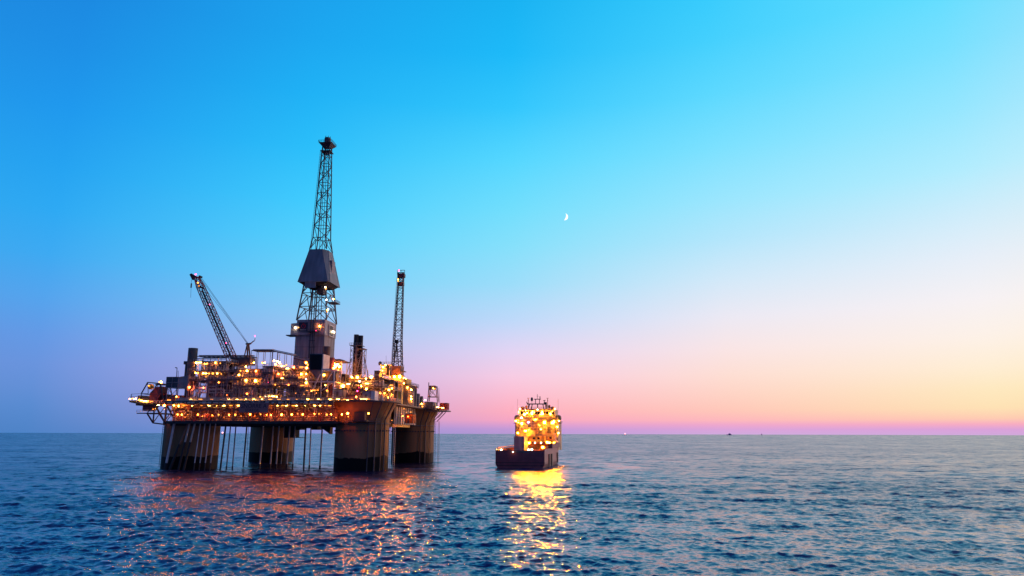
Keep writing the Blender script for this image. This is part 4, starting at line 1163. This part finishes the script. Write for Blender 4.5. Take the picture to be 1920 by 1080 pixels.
# ------------------------------------------------------------------ units on the right half of the deck
cabin('deck_cabin', 'plain grey deck cabin right of the pale braced frame', 'cabin', 625.5, 730, 643, 744, 6, 5, 'clad')
c_ = cabin('deck_cabin', 'slate grey cabin with a bright white end wall on the near right column', 'cabin', 679, 732.5, 696, 749, 3, 6, 'clad')
a, c = LP(696.3, 733, 3), LP(702.5, 750, 3)
b = MB(); b.box(a.x, c.x, 2.8, 9, ZD + .06, a.z); b.build('end_wall', 'white', c_)
for x in (677, 682, 687, 691): lamp(c_, LP(x, 748, 1.8), 'tube', .9)
cabin('deck_cabin', 'dark upright cabin left of the glowing lookout by the right crane', 'cabin', 702, 695.5, 711, 720, 28, 5, 'dark')
cabin('deck_cabin', 'dark rectangular hood at the far side of the low dark module', 'cabin', 638.5, 702, 648, 715, 13, 5, 'black')
# purple netted A-frame rig in front of the exhaust tower
t = 6
o = thing('winch_rig', 'dark A-frame rig with a magenta lit panel standing over the near right column', 'winch rig', (S(665, t), t, ZD), PF)
b = MB(); A = [LP(x, y, t) for x, y in ((660, 718), (673, 718), (648, 748), (680, 748), (666, 730))]
for dt in (0, 4):
    q = [p + Vector((0, dt, 0)) for p in A]
    b.beam(q[0], q[2], .25); b.beam(q[1], q[3], .25); b.beam(q[0], q[1], .35); b.beam(q[0], q[4], .12); b.beam(q[4], q[3], .12); b.beam(q[2], q[4], .12)
for i in range(8): f = i / 8; b.beam(A[0].lerp(A[2], f), A[1].lerp(A[3], f), .07)
b.build('a_frame', 'dark', o)
b = MB(); b.box(LP(667, 730, t).x, LP(674, 730, t).x, t + 1, t + 1.3, Z(741, t), Z(724, t)); b.build('panel', 'maroon', o)
b = MB(); b.lathe((A[4].x - 2, t + 2, ZD + 2.2), [(.8, -2.5), (1.8, -2.4), (1.8, -2.0), (1.0, -1.9), (1.0, 1.9), (1.8, 2.0), (1.8, 2.4), (.8, 2.5)], 18, 'X'); b.build('winch_drum', 'maroon', o, smooth=True)
for px, py, k, sz in ((670, 733, 'red', .9), (668, 744, 'orange', .9), (673, 727, 'red', .5), (641, 751, 'yellow', .9), (637, 751, 'yellow', .7), (652, 750, 'tube', 1.1), (658, 751, 'tube', .8)): lamp(o, LP(px, py, t - 1), k, sz)
# lookout with radar dome
t = 44
o = thing('lookout_platform', 'raised lookout platform full of yellow lamps left of the upright crane', 'lookout', (S(722, t, 700), t, ZD), PF)
b = MB(); a, c = LP(712, 703, t), LP(735, 703, t); zf = Z(685, t)
b.box(a.x, c.x, t - 2, t + 4, zf - .3, zf); b.rail([(a.x, t - 2, zf), (c.x, t - 2, zf)], 1.2, 1.3, .08); b.box(a.x + 1, c.x, t - 1.5, t + 4, c.z - .4, c.z); b.build('floors', 'mid', o)
for s in (a.x + 1, c.x - 1):
    for tt in (t - 1.5, t + 3.5): b = MB(); b.beam((s, tt, ZD), (s, tt, zf), .25); b.build('post', 'pale', o)
b = MB(); d1, d2 = LP(714, 687, t), LP(724, 703, t); b.box(d1.x, d2.x, t, t + 3, d2.z, d1.z); b.build('cabin', 'pale', o)
b = MB(); d1, d2 = LP(726, 686, t), LP(731, 703, t); b.box(d1.x, d2.x, t - 1, t + 2, d2.z, d1.z); b.build('dark_locker', 'black', o)
b = MB(); p = LP(712.5, 684, t); b.lathe((p.x, t, p.z), [(.7, -.2), (.9, .6), (.8, 1.3), (.3, 1.8)], 14); b.build('dome', 'mid', o, smooth=True)
b = MB(); b.beam(LP(724, 684, t), LP(724, 667, t), .07); b.beam(LP(720.5, 684, t), LP(720.5, 680, t), .15); b.build('whip_aerial', 'grey', o)
for px, py, k, sz in ((714, 684.5, 'yellow', .7), (718, 688, 'yellow', 1.4), (720, 690.5, 'yellow', 1.0), (717, 695, 'yellow', 1.0), (723, 684, 'tube', 1.0), (729, 684, 'tube', 1.0), (733, 685, 'yellow', .7), (718.5, 708, 'yellow', 1.6), (720, 700, 'orange', .8)): lamp(o, LP(px, py, t - 2.4), k, sz)
# accommodation block and tanks on the far right
t = 60
o = thing('accommodation_block', 'grey brown block with ribbed sides below the right crane lamps', 'deck building', (S(755, t), t + 8, ZD), PF)
a, c = LP(742, 722, t), LP(764, 752, t)
b = MB(); b.box(a.x, c.x, t, t + 22, ZD, a.z)
for i in range(14): tt = t + .6 + 1.5 * i; b.box(c.x, c.x + .18, tt, tt + .3, ZD, a.z)
b.build('walls', 'mid', o)
b = MB(); b.box(a.x - 1, c.x + 1, t - 1.2, t + 22, a.z + .01, a.z + .4)
pts = [(c.x + 1, t - 1.2, a.z + .4), (c.x + 1, t + 22, a.z + .4)]; b.rail([(a.x - 1, t - 1.2, a.z + .4)] + pts, 1.2, 2, .09); b.build('roof', 'dark', o)
b = MB(); d1 = LP(744, 709, t); d2 = LP(760, 721, t); b.box(d1.x, d2.x, t + 2, t + 14, a.z + .4, d1.z); b.build('penthouse', 'yellow', o)
b = MB(); d1 = LP(733, 720, t); b.box(d1.x, a.x - .02, t + 1, t + 12, ZD, d1.z); b.build('annex', 'brown', o)
b = MB(); z = Z(722, t) + 1.2; b.path([(c.x + 1, t, a.z + .4), (c.x + 3.5, t + 3, a.z + .4), (c.x + 4, t + 8, a.z - 1.5)], .12); b.build('stair_rail', 'dark', o)
for px, py, tt, k, sz in ((764, 726.5, t - 1, 'yellow', 1.2), (771, 730.5, t + 3, 'yellow', 1.4), (771, 743, t + 3, 'yellow', 1.5), (771, 748, t + 3, 'yellow', 1.2), (771.5, 753, t + 3, 'orange', 1.0), (748, 724.5, t - 1.6, 'orange', .8), (752, 719, t, 'tube', 1), (757, 759, t - 3, 'tube', .8)): lamp(o, LP(px, py, tt), k, sz)
for i, (x0, x1, ytop, lab, m_) in enumerate(((766, 776, 733, 'stepped grey storage tank nearest the ribbed block', 'grey'), (773, 781, 729, 'taller tank with a dull red cap in the row toward the far corner', 'dark'), (780, 787, 738, 'third tank in the row toward the far corner, shorter than the red capped one', 'grey'), (787.5, 793, 743, 'slim dark tank at the far end of the tank row', 'dark'))):
    tt = 70 + i * 8; a, c = LP(x0, ytop, tt), LP(x1, 760, tt)
    q = thing('storage_tank', lab, 'tank', ((a.x + c.x) / 2, tt, ZD), PF, 'tanks on the right of the deck')
    r = (c.x - a.x) / 2; zt_ = a.z
    b = MB(); b.lathe(((a.x + c.x) / 2, tt, 0), [(r, ZD), (r, zt_ - .5), (r * .8, zt_)], 18); b.build('shell', m_, q, smooth=True)
    b = MB()
    for z in np.linspace(ZD + 1, zt_ - 1, 6): b.lathe(((a.x + c.x) / 2, tt, z), [(r + .12, 0), (r + .12, .18)], 18)
    b.build('hoops', 'mid', q)
    if i == 1:
        b = MB(); b.lathe(((a.x + c.x) / 2, tt, zt_), [(r * .8, 0), (r * .7, 1.3)], 14); b.build('cap', 'red', q)
    elif i == 0:
        b = MB(); b.beam(((a.x + c.x) / 2, tt, zt_), ((a.x + c.x) / 2, tt, zt_ + 1.6), .3); b.build('vent', 'pale', q)
# far right corner
t = 96
o = thing('a_frame_gantry', 'rust coloured A-frame gantry with one lamp on the far right corner', 'gantry', (S(812, t), t, ZD), PF)
zf = Z(752, t, 810)
b = MB()
for dt in (0, 4):
    b.beam(LP(802, 752, t) + Vector((0, dt, 0)), LP(804.5, 724, t) + Vector((0, dt, 0)), .35); b.beam(LP(820, 752, t) + Vector((0, dt, 0)), LP(817, 724, t) + Vector((0, dt, 0)), .3)
    b.beam(LP(804, 724.5, t) + Vector((0, dt, 0)), LP(817.5, 724, t) + Vector((0, dt, 0)), .28); b.beam(LP(803, 744, t) + Vector((0, dt, 0)), LP(818, 744, t) + Vector((0, dt, 0)), .3); b.beam(LP(803.5, 744, t) + Vector((0, dt, 0)), LP(816.5, 725, t) + Vector((0, dt, 0)), .14); b.beam(LP(805, 731, t) + Vector((0, dt, 0)), LP(818, 744, t) + Vector((0, dt, 0)), .14)
b.beam(LP(804, 725, t), LP(804, 717, t), .3); b.beam(LP(802, 750, t), (LP(802, 750, t).x, t, ZD), .3); b.beam(LP(820, 750, t), (LP(820, 750, t).x, t, ZD), .3)
b.build('a_frame', 'brown', o)
b = MB(); a0, a1 = LP(822, 755, t), LP(820.5, 727, t); b.beam(a0, a1, .1); b.beam(a0 + Vector((.8, 0, 0)), a1 + Vector((.8, 0, 0)), .1)
for i in range(12): p = a0.lerp(a1, i / 12); b.beam(p, p + Vector((.8, 0, 0)), .07)
b.build('ladder', 'grey', o)
b = MB(); p = LP(811, 727, t); b.box(p.x - 2, p.x + 2, t - 1.4, t, p.z - 1.2, p.z + 1.2); b.build('winch', 'mid', o)
for px, py, k, sz in ((812.5, 728, 'yellow', 1.3), (814, 729, 'tube', 1.2), (797, 750, 'white', 1.4), (787, 758, 'tube', 1.5), (790.5, 757, 'yellow', 1.1), (783, 762, 'tube', 1.3), (792, 762, 'yellow', .9), (821, 763.5, 'tube', 1.4), (826, 764, 'tube', 1.4), (830, 764.5, 'tube', 1.2)): lamp(o, LP(px, py, t - 3.5), k, sz)
cabin('deck_cabin', 'pale cabin with a white end on the far right column top', 'cabin', 797, 754, 810, 767, 93, 8, 'mid')
cabin('deck_cabin', 'small pale cabin right under the rust coloured gantry', 'cabin', 810.6, 755, 815.5, 768, 93, 6, 'white')
cabin('deck_cabin', 'low cream cabin lit yellow beside the tank row', 'cabin', 786.5, 755, 796, 766, 93, 6, 'pipe')
cabin('shipping_container', 'red shipping container overhanging the far right corner of the deck', 'container', 824.5, 756, 838, 768.5, 97, 7, 'red', .7, roof='red')
o = thing('corner_overhang', 'thin bracketed steel overhang carrying the red container at the far right', 'deck overhang', (S(825, 97), 97, 26), PF)
b = MB(); a, c = LP(800, 769, 93), LP(838, 769, 93); b.box(a.x, c.x, 93, 106, a.z - .7, a.z - .02)
b.rail([(a.x, 93, a.z), (c.x, 93, a.z)], 1.3, 1.8, .08); b.build('floor', 'dark', o)
for tt in (94, 104): b = MB(); b.beam(LP(829, 772, 93) + Vector((0, tt - 93, 0)), LP(812, 790, 93) + Vector((0, tt - 93, 0)), .28); b.beam(LP(824, 772, 93) + Vector((0, tt - 93, 0)), LP(814, 783, 93) + Vector((0, tt - 93, 0)), .2); b.build('bracket', 'dark', o)

# ------------------------------------------------------------------ supply ship
SH = R(11)
def ground(px, py):
    d = ray(px, py); k = -CAMH / d.z; return Vector((0, 0, CAMH)) + d * k
g0 = ground(975, 878)
print('ship stern', g0)
SF = Matrix.Translation((g0.x, g0.y, 0)) @ Matrix.Rotation(-SH, 4, 'Z')      # x = starboard, y = ahead
SI = SF.inverted()
def SP(px, py, y):
    o = SI @ Vector((0, 0, CAMH)); d = SI.to_3x3() @ ray(px, py); k = (y - o.y) / d.y; return o + d * k
ship = thing('supply_ship', 'dark hulled supply ship seen from astern, its cream wheelhouse ablaze with yellow floodlights', 'ship', (0, 0, 0), SF)
HW = (SP(1021, 860, 0).x - SP(929, 860, 0).x) / 2
cxs = (SP(1021, 860, 0).x + SP(929, 860, 0).x) / 2
LEN = 84
zdk = SP(975, 848, 0).z
print('ship', HW, cxs, zdk)
st_ = [(0, 1.0, 0), (3, 1.0, 0), (20, 1.0, 0), (50, 1.0, .2), (62, .92, 1.2), (72, .66, 2.6), (79, .34, 3.6), (84, .04, 4.2)]
secs = []
for y, w, rise in st_:
    H_ = zdk + rise; x = HW * w
    rk = 0 if y > 0 else 0
    bot = -2.5
    secs.append([(cxs - x * .80, y, bot), (cxs - x * .93, y, .3), (cxs - x, y, 2.0), (cxs - x, y, H_), (cxs + x, y, H_), (cxs + x, y, 2.0), (cxs + x * .93, y, .3), (cxs + x * .80, y, bot)])
b = MB()
for q in secs: b.v += q
for i in range(len(secs) - 1):
    for j in range(8): k = (j + 1) % 8; b.f.append((i * 8 + j, i * 8 + k, i * 8 + 8 + k, i * 8 + 8 + j)[::-1]); b.m.append(1 if j in (0, 6, 7) else 0)
b.f.append(tuple(range(8))); b.m.append(0); n8 = (len(secs) - 1) * 8; b.f.append(tuple(range(n8 + 7, n8 - 1, -1))); b.m.append(0)
hull = b.build('hull', ['hull', 'hullblack'], ship)
b = MB()
for sx in (-1, 1):
    x = cxs + sx * (HW - .25); b.box(min(x, x + sx * .3), max(x, x + sx * .3), .3, 52, zdk + .01, zdk + 1.6)
b.box(cxs - HW, cxs + HW, -.02, .35, zdk - .05, zdk + 1.0)
b.build('bulwark', 'hull', ship)
b = MB()
for sx in (-1, 1): x = cxs + sx * (HW - .9); b.beam((x, .5, zdk + 2.3), (x, 50, zdk + 2.6), .22)
for sx in (-1, 1):
    for i in range(14): x = cxs + sx * (HW - .9); b.beam((x, 1 + i * 3.6, zdk), (x, 1 + i * 3.6, zdk + 2.3), .14)
b.build('cargo_rail', 'orange', ship)
for y0, y1 in ((14, 17), (23, 27), (47, 50)):
    b = MB(); b.box(cxs + HW - .02, cxs + HW + .5, y0, y1, .2 if y0 < 40 else 1, zdk - 1.2); b.build('fender', 'black', ship)
YS = 52.0
def sbox(px0, py0, px1, py1, y, depth, m, name, parent=ship, zbase=None):
    a, c = SP(px0, py0, y), SP(px1, py1, y)
    b = MB(); b.box(a.x, c.x, y, y + depth, c.z if zbase is None else zbase, a.z); return b.build(name, m, parent)
sup = sbox(967, 790, 1047, 850, YS, 16, 'ship', 'superstructure', zbase=zdk + .02)
sbox(969, 783, 1045, 789.6, YS - .8, 15, 'ship', 'upper_deckhouse')
br = sbox(974, 768, 1041, 782.6, YS + 1, 12, 'ship', 'wheelhouse')
b = MB(); a, c = SP(976, 771.5, YS + .98), SP(1039, 777, YS + .98)
n = 12
for i in range(n): x0 = a.x + (c.x - a.x) * i / n; b.box(x0 + .15, a.x + (c.x - a.x) * (i + 1) / n - .15, YS + .9, YS + .99, c.z, a.z)
b.build('windows', 'glass', br)
b = MB(); a, c = SP(966, 789.8, YS), SP(1049, 791, YS); b.box(a.x, c.x, YS - 1.5, YS + 15, c.z, a.z); b.rail([(a.x, YS - 1.4, a.z), (c.x, YS - 1.4, a.z)], 1.1, 1.4, .06)
a, c = SP(972, 782.8, YS), SP(1043, 783.6, YS); b.box(a.x, c.x, YS - 1.2, YS + 14, c.z, a.z); b.rail([(a.x, YS - 1.1, a.z), (c.x, YS - 1.1, a.z)], 1.1, 1.4, .06)
a, c = SP(983, 766.5, YS), SP(1032, 767.8, YS); b.box(a.x, c.x, YS + .5, YS + 13.5, c.z, a.z); b.rail([(a.x, YS + .5, a.z), (c.x, YS + .5, a.z)], 1.0, 1.2, .06)
b.build('balcony_decks', 'brown', ship)
for px in (970.5, 1046.5):
    p = SP(px, 782, YS + 4); b = MB(); b.lathe((p.x, YS + 4, p.z - 1.2), [(.6, -2.6), (1.3, -.9), (1.9, 0), (1.9, 1.3), (1.3, 2.1), (.4, 2.4)], 18); b.build('bridge_wing', 'mid', ship, smooth=True)
    b = MB(); b.beam(SP(px, 775, YS + 4), SP(px, 748, YS + 4), .07); b.build('whip_aerial', 'orange', ship)
for px in (966.5, 1050): p = SP(px, 794, YS + 2); b = MB(); b.box(p.x - .9, p.x + .9, YS + 1, YS + 3, p.z, p.z + .35); b.beam((p.x, YS + 2, zdk), (p.x, YS + 2, p.z), .18); b.build('side_light_step', 'maroon', ship)
for px, py, dy in ((972, 792, 0), (1043, 792, 0), (1005, 792, 0)):
    p = SP(px, py, YS - .3); b = MB()
    b.beam((p.x - .35, YS - .35, zdk + 1), (p.x - .35, YS - .35, p.z), .07); b.beam((p.x + .35, YS - .35, zdk + 1), (p.x + .35, YS - .35, p.z), .07)
    for i in range(int((p.z - zdk - 1) / .6)): b.beam((p.x - .35, YS - .35, zdk + 1 + .6 * i), (p.x + .35, YS - .35, zdk + 1 + .6 * i), .05)
    b.build('ladder', 'brown', ship)
for px, pt, w in ((980, 765, 1.1), (1036, 765, 1.1), (987, 763, .7), (1030, 762, .7), (1024, 761, .6)):
    p, q = SP(px, 769, YS + 3), SP(px, pt, YS + 3); b = MB(); b.lathe((p.x, YS + 3, 0), [(w * .7, p.z), (w * .7, q.z - .3), (w, q.z - .2), (w, q.z + .4), (w * .5, q.z + .8)], 12); b.build('ventilator', 'orange', ship)
for px0, px1, py0, py1 in ((969, 974, 797, 803), (1040, 1046, 805, 812), (990, 996, 797, 801), (1010, 1016, 803, 812), (1026, 1033, 800, 812)):
    sbox(px0, py0, px1, py1, YS - .9, .88, 'mid', 'wall_locker')
for z in (1.2, 2.6):
    b = MB(); b.box(cxs - HW - .12, cxs + HW + .12, -.14, .02, z, z + .22); b.box(cxs + HW, cxs + HW + .12, .02, 52, z, z + .22); b.build('rubbing_strake', 'hullblack', ship)
b = MB(); b.beam((cxs - 5, .6, zdk + .2), (cxs + 5, .6, zdk + .2), .7, n=12); b.build('stern_roller', 'mid', ship)
# masts
b = MB(); y = YS + 8
b.beam(SP(988, 757.5, y), SP(1024, 757.5, y), .42); b.beam(SP(1001.5, 748.5, y), SP(1014, 748.5, y), .32)
for x in (1004, 1011.5): b.beam(SP(x, 748, y), SP(x, 758, y), .26)
b.beam(SP(1007.5, 748, y), SP(1007.5, 739, y), .14); b.beam(SP(1006, 743, y), SP(1009.5, 743, y), .1); b.beam(SP(1012.5, 748, y), SP(1012.5, 743, y), .3)
for x, x2 in ((993, 990), (998, 996), (1008, 1008), (1018, 1020)): b.beam(SP(x, 758, y), SP(x2, 768, y), .34)
b.beam(SP(990, 758, y), SP(987, 753.5, y), .3); b.beam(SP(1020.5, 757, y), SP(1020.5, 751, y), .3); b.beam(SP(1018.5, 751, y), SP(1023, 750.5, y), .22); p = SP(1022, 757, y); b.box(p.x - .6, p.x + 1, y - .6, y + .6, p.z - .5, p.z + .9)
b.build('radar_mast', 'black', ship)
b = MB(); p = SP(997.3, 748.5, y); b.lathe((p.x, y, p.z), [(.2, -1.2), (.65, -.8), (.75, 0), (.6, .8), (.2, 1.1)], 14); b.beam((p.x, y, p.z - 1.1), (p.x, y, p.z - 2.6), .1); b.build('radome', 'mid', ship, smooth=True)
for px in (990.5, 1026.7):
    b = MB(); b.beam(SP(px, 768, y), SP(px, 746.5, y), .22); b.beam(SP(px - 2.2, 746.5, y), SP(px + 2.2, 746.5, y), .14); b.beam(SP(px - 1.4, 751, y), SP(px + 1.4, 751, y), .1); b.build('pole_mast', 'orange', ship)
# aft details
sbox(963.5, 818, 976.5, 843, 30, 12, 'clad', 'port_casing', zbase=zdk + .02)
sbox(976.8, 818.5, 983, 843, 30.5, 11, 'clad', 'port_casing', zbase=zdk + .02)
sbox(983.2, 808, 986, 848, 47, 2, 'ship', 'exhaust_duct', zbase=zdk + .02)
w_ = sbox(990, 818, 1021, 829, 47, 4, 'yellow', 'winch_house')
for px in (1001, 1009.5): sbox(px - 2, 820, px + 2, 823.5, 46.9, .12, 'black', 'porthole', w_)
w_ = sbox(1027.5, 818, 1036, 829, 47, 4, 'yellow', 'winch_house'); sbox(1030, 819.5, 1034, 823, 46.9, .12, 'black', 'porthole', w_)
b = MB(); a, c = SP(988, 829.2, 46), SP(1040, 831, 46); b.box(a.x, c.x, 45.5, 51.9, c.z, a.z); b.build('gallery', 'maroon', ship)
b = MB(); a, c = SP(988, 831, 48), SP(1040, 846, 48)
for i in range(7): s = a.x + (c.x - a.x) * i / 6; b.beam((s, 47, zdk), (s, 47, a.z), .2)
b.build('gallery_posts', 'orange', ship)
p = SP(1042, 824, 46); b = MB(); b.beam((p.x, 46, zdk + 2), (p.x, 46, p.z + 1.5), .5); b.beam((p.x, 46, p.z + 1.5), (p.x - 1, 46, p.z + 3.6), .35); b.lathe((p.x + .4, 45, p.z - 1.2), [(.3, -1.5), (.8, -1), (.8, 1), (.3, 1.5)], 12, 'Y'); b.build('rescue_davit', 'white', ship)
b = MB(); a, c = SP(1036, 834, 38), SP(1044, 843, 38); b.box(a.x, c.x, 20, 51, zdk + 1.6, zdk + 4.2); b.build('side_bulwark_house', 'maroon', ship)
rn = random.Random(9)
for i in range(16):
    lamp(ship, SP(rn.uniform(971, 1044), rn.uniform(769, 815), YS - rn.uniform(1.3, 1.9)), 'ship_globe', rn.uniform(.22, .4), name='bulkhead_lamp')  # added lamps at random spots, they make the superstructure glow
for px, py in ((967.5, 789), (1048, 789), (975, 766.5), (1040, 766.5), (1047, 812), (1045, 800)): lamp(ship, SP(px, py, YS - 1.7), 'ship_globe', .5, name='bulkhead_lamp')  # more added lamps at the sides and top for glow
b = MB()
for z in (0, 1, 2): a, c = SP(990, 794 + z * 5.5, YS), SP(1018, 794.6 + z * 5.5, YS); b.box(a.x, c.x, YS - .25, YS - .02, c.z, a.z)
for i in range(12): a, c = SP(971 + i * 6.2, 803, YS), SP(973.4 + i * 6.2, 806, YS); b.box(a.x, c.x, YS - .06, YS - .01, c.z, a.z)
b.build('wall_detail', 'brown', sup)
for px, py, k, sz in ((983.5, 776.5, 'ship', 1.6), (997.5, 775, 'ship', 1.6), (998.5, 771.5, 'ship', .8), (1016.5, 771.5, 'ship', .8), (1017, 775.5, 'ship', 1.7), (1032, 775.5, 'ship', 1.5), (978.5, 794, 'ship', 1.5), (1021, 792, 'ship', 1.8), (1035.5, 793, 'ship', 1.7), (1038.5, 790.5, 'ship', 1.4), (985.5, 808.5, 'ship', 1.6), (977.5, 783.5, 'blue', 1.6), (991, 791.7, 'blue', 1.3)):
    lamp(ship, SP(px, py, YS - 2.4), k, sz, name='floodlight')
    if k == 'ship': lamp(ship, SP(px, py + 1.5, YS - 1.7), 'ship_globe', .42 if sz > 1 else .3, name='bulkhead_lamp')  # added globe beside each floodlight, there to brighten the wall
for px, py, y, k, sz in ((992.5, 830.5, 43, 'ship', 1.6), (1026, 829.5, 43, 'ship', 1.4), (1030, 830, 43, 'ship', 1.1), (1018, 839, 38, 'ship', 1.7), (1003, 830, 44, 'white', 1.2), (1014.5, 830, 44, 'white', 1.1), (1038.5, 830, 44, 'ship', .7), (971, 812, YS - 2, 'ship', .8),
    (940, 843.5, 6, 'white', 1.7), (961.5, 847, -.6, 'white', .9), (991, 843, 1, 'white', 1.0), (997, 842.5, 1, 'white', 1.2), (1008, 768, YS - 1, 'white', .8)):
    lamp(ship, SP(px, py, y), k, sz, name='floodlight')

# ------------------------------------------------------------------ moon
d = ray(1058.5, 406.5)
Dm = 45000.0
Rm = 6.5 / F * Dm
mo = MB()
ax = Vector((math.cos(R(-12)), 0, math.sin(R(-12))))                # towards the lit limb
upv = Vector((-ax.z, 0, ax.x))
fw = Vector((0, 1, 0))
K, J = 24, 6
inner = .36  # only the sunlit part of the disc is shaped
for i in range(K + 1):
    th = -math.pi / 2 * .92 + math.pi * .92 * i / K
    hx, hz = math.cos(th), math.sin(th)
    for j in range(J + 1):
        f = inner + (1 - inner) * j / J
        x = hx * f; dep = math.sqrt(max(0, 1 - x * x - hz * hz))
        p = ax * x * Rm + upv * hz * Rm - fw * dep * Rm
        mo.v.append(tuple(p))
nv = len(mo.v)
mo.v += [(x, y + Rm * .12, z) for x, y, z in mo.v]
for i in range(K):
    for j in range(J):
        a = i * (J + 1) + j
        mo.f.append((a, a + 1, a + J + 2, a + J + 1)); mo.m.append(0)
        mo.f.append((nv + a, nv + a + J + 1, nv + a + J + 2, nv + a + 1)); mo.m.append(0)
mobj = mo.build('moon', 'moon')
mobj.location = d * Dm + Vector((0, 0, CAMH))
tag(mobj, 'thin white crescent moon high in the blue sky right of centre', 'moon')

# ------------------------------------------------------------------ ships on the horizon
def far_ship(px, dist, L, hh, label, light=None, tower=True):
    d = ray(px, 813.6); d = Vector((d.x, d.y, 0)).normalized() * dist
    fr = Matrix.Translation((d.x, d.y, 0)) @ Matrix.Rotation(-math.atan2(d.x, d.y), 4, 'Z')
    o = thing('distant_ship', label, 'ship', (0, 0, 0), fr, 'vessels on the horizon')
    b = MB(); b.hexa([(-L / 2 * .9, -10, -2), (L / 2 * .86, -10, -2), (L / 2 * .86, 10, -2), (-L / 2 * .9, 10, -2), (-L / 2, -12, hh * .4), (L / 2, -12, hh * .4), (L / 2, 12, hh * .4), (-L / 2, 12, hh * .4)]); b.build('hull', 'farship', o)
    b = MB(); b.box(-L * .12, L * .3, -9, 9, hh * .4, hh * .8)
    if tower: b.box(-L * .02, L * .18, -7, 7, hh * .8, hh); b.beam((L * .05, 0, hh), (L * .05, 0, hh * 1.4), 1.5)
    b.build('superstructure', 'farship', o)
    if light:
        b = MB(); b.lathe((0, -14, hh * .9), [(light * .4, -light), (light, -light * .4), (light, light * .4), (light * .4, light)], 8); b.build('navigation_light', light_m, o)
light_m = mat('far_deck_light', (0, 0, 0), emit=(1, .35, .38), estr=3.5)
far_ship(1367, 14000, 105, 34, 'tiny dark ship silhouette on the horizon, far right of the supply ship')
far_ship(1428, 17000, 30, 34, 'faint speck of a vessel just right of the tiny dark ship silhouette')
far_ship(1172, 14000, 34, 26, 'far vessel showing one pink light, between the supply ship and the tiny silhouette', light=11, tower=False)
far_ship(417, 9000, 24, 24, 'far vessel with one pink light seen between the platform columns', light=8, tower=False)
